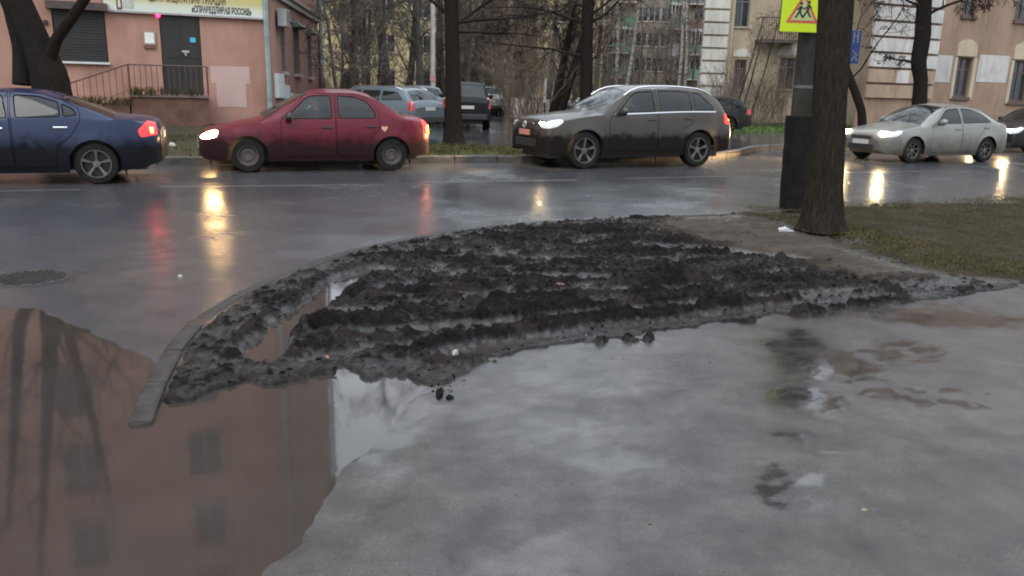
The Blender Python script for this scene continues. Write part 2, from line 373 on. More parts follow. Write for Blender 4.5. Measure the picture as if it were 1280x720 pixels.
# ------------------------------------------------------------------ near kerb: stones along the arc
def kerb(name, line, width, height, z, mat, step=1.0, jitter=0.0, seed=1, side=1, maxn=300):
    root = bpy.data.objects.new(name, None); COL.objects.link(root); tag(root, kind='structure')
    rng = random.Random(seed); P = [Vector((p[0], p[1], 0)) for p in line]
    seg = []; tot = 0
    for a, b in zip(P[:-1], P[1:]): seg.append((tot, a, b)); tot += (b-a).length
    def pt(s):
        for t0, a, b in reversed(seg):
            if s >= t0: return a+(b-a)*((s-t0)/(b-a).length)
        return P[0]
    s = 0; n = 0
    while s+step*.6 < tot and n < maxn:
        a, b = pt(s+.006), pt(min(s+step-.006, tot)); d = (b-a); ln = d.length; d.normalize(); nn = Vector((-d.y, d.x, 0))*side
        m = MB(); zz = z+rng.uniform(-jitter, jitter)
        c = (a+b)/2+nn*(width/2+rng.uniform(-jitter, jitter)*.5)
        m.box((0, 0, 0), (ln, width, height), None, .022)
        k = m.build('kerb_stone', mat, root, False); k.location = (c.x, c.y, zz+height/2-.001); k.rotation_euler = (rng.uniform(-1, 1)*jitter, rng.uniform(-1, 1)*jitter, math.atan2(d.y, d.x))
        s += step; n += 1
    return root
kerb('far_kerb', FK[1:-1], .15, .30, -.155, M_KERB, 1.0, .006, 3, 1)
kerb('near_kerb', [(p[0], p[1]) for p in ARC[:5]], .115, .24, -.21, M_KERBW, .55, .006, 4, -1)
kerb('near_kerb', [(p[0], p[1]) for p in ARC[4:10]], .105, .24, -.218, M_KERBW, .62, .006, 7, -1)
kerb('near_kerb', [(p[0], p[1]) for p in ARC[9:]]+[(20, 17.6)], .12, .24, -.225, M_KERB, 1.0, .004, 5, -1)

# lane dashes (thin sheets)
dr = bpy.data.objects.new('lane_marking', None); COL.objects.link(dr); tag(dr, kind='structure')
def lane(a, b, wd=.11):
    a = gp(*a, .004); b = gp(*b, .004); d = (b-a).normalized(); n = Vector((-d.y, d.x, 0))*wd/2
    bm = MB(); k = 24
    rng = random.Random(int(a.x*10))
    vs = []
    for i in range(k+1):
        p = a+(b-a)*i/k; j = rng.uniform(-.012, .012); vs += [p-n*(1+j*6), p+n*(1-j*6)]
    bm.add(vs, [(2*i, 2*i+2, 2*i+3, 2*i+1) for i in range(k)])
    bm.build('dash', M_PAINT, dr)
lane((-160, 242), (102, 237)); lane((200, 234), (450, 231)); lane((525, 228), (720, 225)); lane((782, 223), (908, 220.5)); lane((1060, 216), (1150, 214))
# manhole cover with a raised checker pattern
mh = thing('manhole_cover', 'dark round iron manhole cover lying in the wet road at the left', 'manhole cover', gp(38, 349, .006))
m = MB(); m.lathe([(0.001, .014), (.27, .014), (.285, .016), (.31, .016), (.32, -.03)], 32); m.build('cover', pm('cast_iron', (.012, .012, .012), (.03, .028, .026), 12, .45, bump=.4), mh)
m = MB()
for i in range(-5, 6):
    for j in range(-5, 6):
        if i*i+j*j < 27: m.box((i*.048, j*.048, .018), (.026, .026, .01), (.785 if (i+j) % 2 else 0))
tag(m.build('tread_pattern', MATS['cast_iron'], mh), kind='stuff')

# ------------------------------------------------------------------ mud
MUDP = [gp(*p)[:2] for p in [(186, 531), (178, 500), (188, 470), (212, 432), (243, 402), (300, 366), (370, 336), (430, 317), (520, 299), (640, 281), (770, 273), (960, 267), (1010, 268), (1040, 300), (1110, 322), (1200, 345), (1285, 352), (1285, 362), (1180, 376), (1110, 384), (1000, 398), (870, 415), (700, 437), (640, 455), (600, 470), (560, 478), (500, 466), (420, 470), (330, 474), (262, 492), (215, 505)]]
x0, x1, y0, y1, st = -2.7, 5.2, 3.3, 11.7, .0155
nx = int((x1-x0)/st)+1; ny = int((y1-y0)/st)+1
X, Y = np.meshgrid(np.linspace(x0, x1, nx), np.linspace(y0, y1, ny))
sd_ = sdf_poly(X, Y, MUDP); s2 = sd_+(fbm(X*4, Y*4, 5, 21)-.5)*.55*sstep(7.5, 4.5, Y)+(fbm(X*9, Y*9, 4, 5)-.5)*.16
s2 = np.minimum(s2, sdf_poly(X, Y, slab_poly)-.095+(fbm(X*12, Y*12, 3, 99)-.5)*.05)
def gl(pts): return [tuple(gp(*p)[:2]) for p in pts]
smooth_zone = sdf_poly(X, Y, gl([(860, 268), (1010, 268), (1120, 330), (1290, 350), (1290, 358), (1080, 352), (950, 325), (850, 300), (800, 285)]))
sm = sstep(-.35, .35, smooth_zone+(fbm(X*3, Y*3, 4, 77)-.5)*.8)
# coordinates along / across the tyre tracks
u = X*math.cos(.30)+Y*math.sin(.30); v = -X*math.sin(.30)+Y*math.cos(.30)
cl = fbm(u*5.5, v*9.5, 6, 11, .6); cl2 = np.abs(fbm(u*3, v*7, 5, 31, .6)*2-1)
rid = fbm(u*.9, v*5.2, 4, 41, .55)
rdg = 1-np.abs(fbm(u*8, v*13, 5, 71, .62)*2-1)
Hm = .012+.045*sstep(0, .7, s2)+(cl-.5)*.10*sstep(.0, .25, s2)*(1-.85*sm)+(cl2-.35)*.04*(1-.85*sm)*sstep(0, .3, s2)+(rid-.5)*.085*(1-.8*sm)*sstep(.1, .7, s2)+(rdg-.7)*.065*(1-.9*sm)*sstep(0, .2, s2)
tw = (vnoise(u*24, v*32, 61)-.5)*.030+(vnoise(u*48, v*56, 62)-.5)*.020+(np.maximum(0, vnoise(u*17+5, v*23, 64)-.55))*.07
Hm = Hm+tw*(1-.8*sm)*sstep(0, .1, s2)
def rut(pts, wd, dp, ridge=.03):
    global Hm
    d = dist_line(X, Y, gl(pts))+(fbm(X*6, Y*6, 3, 91)-.5)*.12
    Hm = Hm-dp*np.exp(-(d/wd)**4)+ridge*np.exp(-((d-wd*1.7)/(wd*.5))**2)
rut([(330, 446), (370, 402), (440, 352), (470, 343)], .12, .11)
rut([(400, 396), (520, 395)], .07, .08); rut([(400, 425), (540, 420), (640, 408)], .08, .085, .04)
rut([(560, 388), (700, 356), (860, 352)], .07, .06); rut([(640, 352), (760, 352)], .08, .06); rut([(830, 352), (910, 356)], .08, .06)
rut([(560, 448), (700, 428), (900, 400), (1100, 372)], .10, .05, .045); rut([(800, 312), (900, 318), (1000, 330)], .16, .045, .03)
rut([(520, 330), (700, 318), (800, 312)], .06, .04, .03)
rut([(1090, 366), (860, 388), (700, 402), (500, 440)], .075, .05, .035); rut([(1000, 342), (860, 366), (700, 374), (480, 378)], .07, .045, .035); rut([(930, 300), (760, 300), (620, 306)], .06, .04, .03)
tr_ = dist_line(X, Y, gl([(1000, 342), (860, 366), (700, 374), (480, 378)])); Hm = Hm+.010*np.sign(np.sin(u*62+np.sin(v*20)))*np.exp(-(tr_/.07)**4)
tr_ = dist_line(X, Y, gl([(1100, 372), (900, 400), (700, 428), (560, 448)])); Hm = Hm+.010*np.sign(np.sin(u*62))*np.exp(-(tr_/.09)**4)
rim = sstep(.02, .07, s2)*sstep(.24, .14, s2); Hm = np.where(rim > .3, np.maximum(Hm, .016+.010*rim+(cl-.5)*.02), Hm)
Hm = np.where(s2 < 0, -.02+Hm*0, Hm*sstep(-.0, .06, s2)-.02*(1-sstep(0, .06, s2)))
# a few thrown clods outside the edge
keep = s2 > -.05
vv = np.stack([X, Y, Hm], -1).reshape(-1, 3)
idx = np.arange(nx*ny).reshape(ny, nx); ff = np.stack([idx[:-1, :-1], idx[:-1, 1:], idx[1:, 1:], idx[1:, :-1]], -1).reshape(-1, 4)
kf = keep.ravel()[ff].all(1); ff = ff[kf]; used, inv = np.unique(ff, return_inverse=True); vv = vv[used]; ff = inv.reshape(-1, 4)
me = np_mesh('mud_patch', vv, ff)
ca = me.attributes.new('dirt', 'FLOAT', 'POINT')
dv = np.clip(sm*.9+.35*(fbm(X*2.5, Y*2.5, 4, 55) > .56)*.6, 0, 1).ravel()[used].astype(np.float32); ca.data.foreach_set('value', dv)
wa = me.attributes.new('wet', 'FLOAT', 'POINT'); wv = np.clip(sstep(.075, .025, Hm)*.55+.35*(fbm(u*1.6, v*3.4, 4, 93)-.35)+.02*sm-.42*sstep(.5, 0, s2)-.22*sm, 0, 1).ravel()[used].astype(np.float32); wa.data.foreach_set('value', wv)
o = link('mud_patch', me, None, M_MUD, True); tag(o, kind='structure')
wm = (s2 > .12)[::3, ::3]; Xw, Yw = X[::3, ::3], Y[::3, ::3]; ny3, nx3 = Xw.shape
wv_ = np.stack([Xw, Yw, np.full(Xw.shape, .0185)], -1).reshape(-1, 3); ix3 = np.arange(nx3*ny3).reshape(ny3, nx3)
fw = np.stack([ix3[:-1, :-1], ix3[:-1, 1:], ix3[1:, 1:], ix3[1:, :-1]], -1).reshape(-1, 4); fw = fw[wm.ravel()[fw].all(1)]; us3, in3 = np.unique(fw, return_inverse=True)
o = link('puddle', np_mesh('puddle', wv_[us3], in3.reshape(-1, 4)), None, M_WATER); tag(o, kind='structure')
# loose clods crowding the churned surface, nobody could count them
r_ = np.random.default_rng(4); nC = 15000
ii = r_.integers(0, X.size, nC*3); ok = (s2.ravel()[ii] > .05) & (r_.random(nC*3) > sm.ravel()[ii]*.97) & (r_.random(nC*3) < .25+.9*sstep(.03, .11, Hm.ravel()[ii])) & (Hm.ravel()[ii] > .02); ii = ii[ok][:nC]; nC = len(ii)
cc_ = np.stack([X.ravel()[ii], Y.ravel()[ii], Hm.ravel()[ii]], -1)+r_.normal(0, .006, (nC, 3))*[1, 1, .3]
cube = np.array([(-1, -1, -.5), (1, -1, -.5), (1, 1, -.5), (-1, 1, -.5), (-.7, -.7, .6), (.7, -.7, .6), (.7, .7, .6), (-.7, .7, .6)])
rr_ = np.clip(r_.lognormal(-5.25, .5, nC), .003, .026)[:, None, None]; an_ = r_.uniform(0, 6.28, nC); ca_, sa_ = np.cos(an_)[:, None], np.sin(an_)[:, None]
q_ = cube[None]*r_.uniform(.55, 1.25, (nC, 8, 3))*rr_*np.array([1.25, .9, .8])
q_ = np.stack([q_[..., 0]*ca_-q_[..., 1]*sa_, q_[..., 0]*sa_+q_[..., 1]*ca_, q_[..., 2]], -1)+cc_[:, None]
fq = np.array([(0, 1, 5, 4), (1, 2, 6, 5), (2, 3, 7, 6), (3, 0, 4, 7), (4, 5, 6, 7)])[None]+(np.arange(nC)*8)[:, None, None]
o = link('mud_clods', np_mesh('mud_clods', q_.reshape(-1, 3), fq.reshape(-1, 4)), None, M_MUD); tag(o, 'crumbly dark clods covering the churned mud patch', 'mud', kind='stuff')
# thrown clods: real lumps lying on the pavement beside the mud
m = MB(); rng = random.Random(5)
for k in range(230):
    e = rng.random(); a, b = [((540, 480), (600, 470)), ((560, 478), (700, 440)), ((700, 437), (1000, 400)), ((1000, 398), (1280, 365))][rng.randrange(4)]
    px = a[0]+(b[0]-a[0])*e; py = a[1]+(b[1]-a[1])*e
    p = gp(px, py+min(60, rng.expovariate(1/12.))); r = rng.uniform(.003, .011) if rng.random() < .9 else rng.uniform(.012, .02)
    ph = [rng.uniform(.7, 1.2) for _ in range(8)]
    q = [(-1, -1, -.4), (1, -1, -.4), (1, 1, -.4), (-1, 1, -.4), (-.6, -.6, .5), (.6, -.6, .5), (.6, .6, .6), (-.6, .6, .5)]
    m.add([(p.x+a_*r*ph[i], p.y+b_*r*ph[i]*.8, max(0, p.z)+c_*r*.8*ph[i]+.002) for i, (a_, b_, c_) in enumerate(q)], [(0, 1, 5, 4), (1, 2, 6, 5), (2, 3, 7, 6), (3, 0, 4, 7), (4, 5, 6, 7)])
o = m.build('mud_clods', M_MUD, None, True); tag(o, 'small wet mud clods scattered along the pavement edge of the mud', 'mud', kind='stuff')
# big clods on the open pavement and litter
def lump(name, loc, r, mat, label, cat, seed, flat=.6, n=2):
    bm = bmesh.new(); bmesh.ops.create_icosphere(bm, subdivisions=n, radius=1)
    for q in bm.verts:
        d = mnoise.noise(q.co*1.7+Vector((seed, 0, 0)))*.45+1; q.co = Vector((q.co.x*d*r[0], q.co.y*d*r[1], q.co.z*d*r[2]))
    me = bpy.data.meshes.new(name); bm.to_mesh(me); bm.free(); o = link(name, me, None, mat); o.location = loc
    return tag(o, label, cat)
M_PALE = pm('pale_litter', (.16, .16, .155), (.28, .27, .26), 20, .5)
lump('mud_clod', gp(549, 492, .012), (.02, .055, .022), M_MUD, 'long reddish dark mud clod on the pavement below the mud', 'mud clod', 1)
lump('mud_clod', gp(562, 497, .01), (.02, .02, .016), M_MUD, 'round mud clod just right of the long one on the pavement', 'mud clod', 2)
lump('mud_clod', gp(565, 471, .01), (.02, .022, .016), M_MUD, 'small mud clod on the pavement right under the mud edge', 'mud clod', 3)
lump('stone', gp(652, 358, .075), (.05, .035, .035), pm('pale_stone', (.16, .155, .15), (.28, .27, .26), 20, .5), 'pale grey stone stuck in the middle of the churned mud', 'stone', 4)
lump('stone', gp(700, 357, .06), (.04, .03, .025), pm('brick_red', (.07, .03, .02), (.11, .05, .035), 20, .6), 'small brick-red stone in the mud right of the pale one', 'stone', 5)
lump('stone', gp(569, 441, .05), (.022, .02, .02), M_PALE, 'tiny white pebble at the lower edge of the mud', 'stone', 6)
M_WHITE = pm('white_litter', (.25, .25, .25), (.4, .4, .4), 20, .5)
m = MB(); c = gp(982, 289, .05)
m.add([(-.09, -.03, .02), (.0, -.04, .035), (.09, -.02, .015), (-.08, .04, .03), (.01, .05, .05), (.08, .05, .01), (-.09, -.03, 0), (0, -.04, 0), (.09, -.02, 0)], [(0, 1, 4, 3), (1, 2, 5, 4), (0, 6, 7, 1), (1, 7, 8, 2)])
o = m.build('litter', M_WHITE, None); o.location = c; tag(o, 'crumpled white packet lying left of the big tree foot', 'litter')
def leaf(p, rz, s, mat, label):
    m = MB(); m.add([(0, 0, 0), (.5*s, .28*s, .12*s), (s, .1*s, .05*s), (1.2*s, 0, 0), (s, -.12*s, .06*s), (.5*s, -.3*s, .02*s)], [(0, 1, 5), (1, 2, 4, 5), (2, 3, 4)])
    o = m.build('leaf', mat, None); o.location = p; o.rotation_euler = (0, 0, rz); tag(o, label, 'leaf')
leaf(gp(1076, 638, .009), .3, .03, pm('yellow_leaf', (.16, .13, .05)), 'tiny yellow leaf on the wet pavement at lower right')
leaf(gp(410, 448, .05), 2., .05, pm('red_leaf', (.2, .06, .04)), 'small reddish leaf in the water at the mud edge')
lump('stone', gp(225, 346, .01), (.022, .02, .02), M_PALE, 'single white pebble on the wet road below the red reflection', 'stone', 8)
lump('litter', gp(215, 181, .17), (.07, .05, .06), M_WHITE, 'scrap of white litter on the verge behind the blue sedan', 'litter', 9)

# ------------------------------------------------------------------ lawn at right, with blades
LW = [gp(*p)[:2] for p in [(925, 272), (960, 267), (1000, 266), (1280, 254)]]+[(20, 17.4), (20, 9), (8.2, 7.6)]+[gp(*p)[:2] for p in [(1280, 356), (1190, 346), (1110, 326), (1060, 300), (1000, 290)]]
x0, x1, y0, y1, st = 3.0, 12.0, 6.6, 14.6, .05
nx = int((x1-x0)/st)+1; ny = int((y1-y0)/st)+1
X, Y = np.meshgrid(np.linspace(x0, x1, nx), np.linspace(y0, y1, ny))
sl = sdf_poly(X, Y, LW)+(fbm(X*2.2, Y*2.2, 5, 12)-.5)*1.1
Hl = np.where(sl > -.05, .02+.07*sstep(-.05, .6, sl)+(fbm(X*4, Y*4, 5, 13)-.5)*.05, -.03)
keep = sl > -.1
vv = np.stack([X, Y, Hl], -1).reshape(-1, 3)
idx = np.arange(nx*ny).reshape(ny, nx); ff = np.stack([idx[:-1, :-1], idx[:-1, 1:], idx[1:, 1:], idx[1:, :-1]], -1).reshape(-1, 4)
ff = ff[keep.ravel()[ff].all(1)]; used, inv = np.unique(ff, return_inverse=True)
o = link('lawn', np_mesh('lawn', vv[used], inv.reshape(-1, 4)), None, M_TURF, True); tag(o, kind='structure')
def blades(name, poly, n, h, mat, label, z=.07, seed=3, wd=.004, bbox=None, cl=.45, density_scale=1.4, margin=.35):
    r = np.random.default_rng(seed); xs = [p[0] for p in poly]; ys = [p[1] for p in poly]
    bb = bbox or (min(xs), max(xs), min(ys), max(ys))
    x = r.uniform(bb[0], bb[1], n*4); y = r.uniform(bb[2], bb[3], n*4)
    s = sdf_poly(x, y, poly)
    den = fbm(x*density_scale, y*density_scale, 4, seed+5)
    k = (s > -.6) & (r.random(n*4) < sstep(-.6, margin, s+r.normal(0, .12, n*4))**2) & (den+r.normal(0, .09, n*4) > cl); x = x[k][:n]; y = y[k][:n]; n = len(x)
    a = r.uniform(0, 6.28, n); hh = h*r.uniform(.4, 1.3, n); ln = r.uniform(.2, 1.1, n)*hh; b = a+r.uniform(-1, 1, n)
    dx = np.cos(a)*wd; dy = np.sin(a)*wd; zz = z+(fbm(x*4, y*4, 5, 13)-.5)*.05
    P = np.stack([np.stack([x-dx, y-dy, zz], -1), np.stack([x+dx, y+dy, zz], -1), np.stack([x+np.sin(b)*ln*.4+dx*.6, y-np.cos(b)*ln*.4+dy*.6, zz+hh*.7], -1), np.stack([x+np.sin(b)*ln, y-np.cos(b)*ln, zz+hh], -1)], 1).reshape(-1, 3)
    Fq = (np.arange(n)[:, None]*4+np.array([0, 1, 2, 3])[None]).astype(np.int32)
    o = link(name, np_mesh(name, P, Fq), None, mat); return tag(o, label, 'grass', kind='stuff')
blades('grass', LW, 150000, .024, M_BLADE, 'short olive grass growing on the muddy lawn around the big tree', .075, 3, .0035, (3.2, 12, 7, 14.5), .33)
def leaves(name, label, poly, n, z, mat, seed, sz=.03):
    r = np.random.default_rng(seed); xs = [p[0] for p in poly]; ys = [p[1] for p in poly]
    x = r.uniform(min(xs), max(xs), n*6); y = r.uniform(min(ys), max(ys), n*6); k = sdf_poly(x, y, poly) > 0; x = x[k][:n]; y = y[k][:n]; n = len(x)
    a_ = r.uniform(0, 6.28, n)[:, None]; q = np.array([(-.6, 0, .0), (0, .35, .12), (.7, 0, .05), (0, -.35, .1)])[None]*(sz*r.uniform(.4, 1.2, n))[:, None, None]
    P = np.stack([q[..., 0]*np.cos(a_)-q[..., 1]*np.sin(a_)+x[:, None], q[..., 0]*np.sin(a_)+q[..., 1]*np.cos(a_)+y[:, None], q[..., 2]*r.uniform(.2, 2.5, n)[:, None]+z], -1)
    tag(link(name, np_mesh(name, P.reshape(-1, 3), np.arange(n*4).reshape(-1, 4)), None, mat), label, 'leaves', kind='stuff')
M_LEAF = pm('dead_leaf', (.03, .018, .010), (.11, .075, .035), 2.5, .6)
leaves('fallen_leaves', 'dead brown leaves scattered over the muddy lawn', LW, 420, .10, M_LEAF, 21)
leaves('fallen_leaves', 'few dark bits of leaf lying on the wet pavement', [(-.6, 2.4), (2.6, 2.4), (5.5, 7.2), (0, 4.4)], 60, .011, M_LEAF, 22, .014)
leaves('fallen_leaves', 'dead leaves on the verge before the pink building', [(-26, 8.9), (-5.2, 16.7), (3.6, 20), (3.9, 22), (-14, 24), (-30, 16)], 1500, .17, M_LEAF, 23, .07)
# far verge: grass strips
VG1 = [(-5.2, 16.9), (3.6, 20.0), (3.9, 22.0), (-5.5, 20.9)]
VG2 = [tuple(gp(*p, .12)[:2]) for p in [(925, 166), (1000, 164), (1060, 166), (1060, 158), (1000, 156), (925, 156)]]
VGL = [(-26, 8.9), (-5.2, 16.7), (-6.5, 22), (-14, 24), (-30, 16)]
tri_poly('verge', VG1, .125, M_FGRASS); tri_poly('verge', VG2, .125, M_FGRASS); tri_poly('verge', VGL, .125, M_SOIL)
blades('grass', VG1, 14000, .06, M_BLADE, 'thin worn grass strip behind the far kerb under the middle tree', .125, 8, .008, None, .38)
blades('grass', VG2, 16000, .12, M_BLADEG, 'bright green grass strip along the cream building', .125, 9, .012, None, .2)
blades('grass', VGL, 16000, .06, M_BLADE, 'sparse grass on the verge in front of the pink building', .125, 10, .008, None, .5)
# parking yard in the middle and side road at right
YARD = [tuple(gp(*p, .12)[:2]) for p in [(440, 184), (652, 184)]]+[(1.2, 24), (1.6, 32), (3.0, 36), (0.2, 60), (-3.5, 60), (-4.5, 40), (-11.5, 42), (-10.5, 28)]
tri_poly('parking_yard', [(-5.9, 21.0), (3.9, 22.2), (3.6, 27), (2.2, 33.5), (1.2, 38), (0.0, 62), (-2.8, 62), (-4.6, 42), (-12.5, 40), (-9.0, 24)], .124, M_PARK)
tri_poly('side_road', [(4.8, 20.3), (6.2, 22.0), (7.4, 24.4), (9.6, 26.2), (16, 28.8), (45, 40.2), (44, 43), (18, 32.6), (13, 31.5), (10, 36), (9, 60), (5.5, 60), (5.2, 32)], .124, M_PARK)
kerb('yard_kerb', [(1.6, 36), (6, 39), (14, 42)], .15, .25, 0, M_KERB, 1, .005, 6, 1)
print('ground', time.time()-T0)
# ================================================================== BUILDINGS
class Wall:
    def __init__(s, P0, ang, flip=1):
        s.P = Vector((P0[0], P0[1], 0)); s.u = Vector((math.cos(math.radians(ang)), math.sin(math.radians(ang)), 0))
        s.n = Vector((s.u.y, -s.u.x, 0))*flip
    def pt(s, a, z, d=0): return s.P+s.u*a+s.n*d+Vector((0, 0, z))
    def hit(s, px, py, d=0):
        r = ray(px, py); o = Vector((0, 0, CH)); q = s.P+s.n*d
        t = (q-o).dot(s.n)/r.dot(s.n); h = o+r*t; return ((h-s.P).dot(s.u), h.z)
    def rect(s, x0, y0, x1, y1, d=0):
        a = s.hit(x0, (y0+y1)/2, d)[0]; b = s.hit(x1, (y0+y1)/2, d)[0]; xm = (x0+x1)/2
        c = s.hit(xm, y0, d)[1]; e = s.hit(xm, y1, d)[1]
        return min(a, b), max(a, b), min(c, e), max(c, e)
    def box(s, mb, a0, a1, z0, z1, d0, d1):
        vs = [s.pt(a, z, d) for a in (a0, a1) for d in (d0, d1) for z in (z0, z1)]
        mb.add(vs, [(0, 1, 3, 2), (4, 6, 7, 5), (0, 4, 5, 1), (2, 3, 7, 6), (0, 2, 6, 4), (1, 5, 7, 3)]); return mb
    def sheet(s, mb, a0, a1, z0, z1, ops, depth=.22):
        A_ = sorted({a0, a1, *[v for o in ops for v in o[:2] if a0 < v < a1]}); Z_ = sorted({z0, z1, *[v for o in ops for v in o[2:4] if z0 < v < z1]})
        for i in range(len(A_)-1):
            for j in range(len(Z_)-1):
                ca = (A_[i]+A_[i+1])/2; cz = (Z_[j]+Z_[j+1])/2
                if any(o[0] < ca < o[1] and o[2] < cz < o[3] for o in ops): continue
                mb.add([s.pt(A_[i], Z_[j]), s.pt(A_[i+1], Z_[j]), s.pt(A_[i+1], Z_[j+1]), s.pt(A_[i], Z_[j+1])], [(0, 1, 2, 3)])
        for o in ops:
            a, b, c, e = o[:4]
            q = [(a, c), (b, c), (b, e), (a, e)]
            for k in range(4):
                p, r = q[k], q[(k+1) % 4]
                mb.add([s.pt(*p), s.pt(*r), s.pt(*r, -depth), s.pt(*p, -depth)], [(0, 1, 2, 3)])
            mb.add([s.pt(a, c, -depth-.35), s.pt(b, c, -depth-.35), s.pt(b, e, -depth-.35), s.pt(a, e, -depth-.35)], [(0, 1, 2, 3)])
        return mb
M_DARKROOM = pm('window_glass_dark', (.012, .014, .016), (.035, .038, .04), 1.2, .05, spec=.6)
M_FRAMEW = pm('white_window_frame', (.26, .26, .25), (.38, .38, .36), 4, .5)
M_FRAMEG = pm('grey_window_frame', (.10, .10, .10), (.16, .16, .15), 4, .6)
M_FRAMEB = pm('brown_window_frame', (.05, .035, .03), (.09, .06, .05), 4, .6)
def window(wl, parent, r, fmat, mull=1, trans=0, depth=.13, sill=None, sw=.05):
    a, b, c, e = r; t = min(.07, (b-a)*.09)
    m = MB(); d0, d1 = -depth-.04, -depth+.02
    wl.box(m, a, a+t, c, e, d0, d1); wl.box(m, b-t, b, c, e, d0, d1); wl.box(m, a+t, b-t, c, c+t, d0, d1); wl.box(m, a+t, b-t, e-t, e, d0, d1)
    for k in range(mull):
        x = a+(b-a)*(k+1)/(mull+1); wl.box(m, x-t*.45, x+t*.45, c+t, e-t, d0+.002, d1-.002)
    if trans: z = c+(e-c)*trans; wl.box(m, a+t, b-t, z-t*.4, z+t*.4, d0+.004, d1-.004)
    o = m.build('window', fmat, parent)
    m = MB(); wl.box(m, a+t*.5, b-t*.5, c+t*.5, e-t*.5, d0+.012, d0+.024); m.build('pane', M_DARKROOM, o)
    if sill:
        m = MB(); wl.box(m, a-.06, b+.06, c-sw, c-.002, -.1, .09); m.build('sill', sill, o)
    return o
# ---- pink building
C1 = at(344, 150, 30.5); W1 = Wall(C1, 180+23.5, -1); W2 = Wall(C1, 96.3, 1)
for wl in (W1, W2):
    if wl.n.dot(Vector((0, 0, 0))-wl.P) < 0: wl.n = -wl.n
M_PINK = pm('pink_render', (.27, .145, .108), (.34, .192, .148), .7, .85, bump=.3, bscale=40, detail=9, stain=.35)
M_PINKL = pm('pale_pink_render', (.42, .33, .31), (.50, .41, .38), .8, .85)
M_PLINTH = pm('dull_red_plinth', (.13, .055, .045), (.19, .085, .07), 1.2, .85)
M_CORN = pm('grey_cornice_paint', (.28, .25, .23), (.38, .34, .32), 2, .8)
pk = thing('pink_building', 'pink rendered town building with barred ground floor and a party office banner at the left', 'building', (C1.x, C1.y, .12))
def rel(o, root):
    o.matrix_parent_inverse = Matrix.Translation(-root.location) if root.rotation_euler.z == 0 else root.matrix_basis.inverted()
TOPZ = 21.5
r_win = W1.rect(67, 12, 133, 77); r_door = W1.rect(202, 17, 252, 118)
W1z = W1.hit(360, -2)[1]
ZC = W2.hit(372, 11)[1]; # string course height
ops1 = [r_win, r_door]
UPW = []
# upper floor windows, positions from their mirror images in the puddle
def refl(px, py):
    r = ray(px, py); r = Vector((r.x, r.y, -r.z)); o = Vector((0, 0, -CH)); t = (W1.P-o).dot(W1.n)/r.dot(W1.n); h = o+r*t; return (h-W1.P).dot(W1.u), h.z
sA, zA = refl(257, 567); sB, zB = refl(263, 655)
fl = [zA-2*(zB-zA)+.0, zA-(zB-zA), zA, zB, zB+(zB-zA)]
for k, zc in enumerate(fl):
    if zc-.8 < ZC+.2: continue
    for j in range(-1, 8):
        s_ = sA+4.3*j
        if s_ < 1.2: continue
        UPW.append((s_-.6, s_+.6, zc-.85, zc+.85))
m = MB(); m.mi = 0; W1.sheet(m, 0, 30, 1.05, ZC, ops1); m.mi = 2; W1.sheet(m, 0, 30, .0, 1.05, [r_door]if r_door[2] < 1.05 else [])
m.mi = 0
sw = [W2.rect(351, 29, 356, 89), W2.rect(367, 36, 374, 92), W2.rect(384.5, 43.5, 389, 95.5)]
SL = W2.hit(398, 60)[0]
W2.sheet(m, 0, SL, 1.05, ZC, sw); m.mi = 2; W2.sheet(m, 0, SL, 0, 1.05, [])
m.mi = 1; W1.sheet(m, 0, 30, ZC, ZC+2.4, [u_ for u_ in UPW if u_[3] < ZC+2.4]); W2.sheet(m, 0, SL, ZC, ZC+2.4, [])
m.mi = 0; up = [u_ for u_ in UPW if u_[3] >= ZC+2.4]; zlow = min([u_[2] for u_ in up]) if up else 99
m.mi = 0; W1.sheet(m, 0, 30, ZC+2.4, TOPZ, up); W2.sheet(m, 0, SL, ZC+2.4, TOPZ, [])
a = W1.pt(30, 0); b = W2.pt(SL, 0); c_ = a+W1.n*-14
for p, q in ((b, c_), (c_, a)):
    m.add([(p.x, p.y, 0), (q.x, q.y, 0), (q.x, q.y, TOPZ), (p.x, p.y, TOPZ)], [(0, 1, 2, 3)])
m.add([W1.pt(0, TOPZ), W1.pt(30, TOPZ), (c_.x, c_.y, TOPZ), W2.pt(SL, TOPZ)], [(0, 1, 2, 3)])
def part(mb, name, mat, root, smooth=False, label=None):
    o = mb.build(name, mat, root, smooth); rel(o, root)
    if label: o['label'] = label
    return o
part(m, 'wall', [M_PINK, M_PINKL, M_PLINTH], pk)
m = MB(); W1.box(m, 0, 30.0, ZC-.12, ZC+.10, .002, .14); W1.box(m, 0, 30, ZC+.10, ZC+.2, .002, .24); W2.box(m, 0, SL, ZC-.12, ZC+.10, .002, .14); W2.box(m, 0, SL, ZC+.10, ZC+.2, .002, .24)
part(m, 'string_course', M_CORN, pk)
m = MB(); W1.box(m, -.3, 30, TOPZ-.3, TOPZ+.15, .002, .5); W2.box(m, .1, SL, TOPZ-.3, TOPZ+.15, .002, .5); part(m, 'cornice', M_CORN, pk)
for r in UPW:
    o = window(W1, pk, r, M_FRAMEG, 1, .65, sill=M_CORN); rel(o, pk)
    m = MB(); W1.box(m, r[0]-.14, r[0]-.002, r[2], r[3]+.12, .002, .05); W1.box(m, r[1]+.002, r[1]+.14, r[2], r[3]+.12, .002, .05); W1.box(m, r[0], r[1], r[3]+.002, r[3]+.12, .002, .05)
    m.build('surround', M_PINK, o)
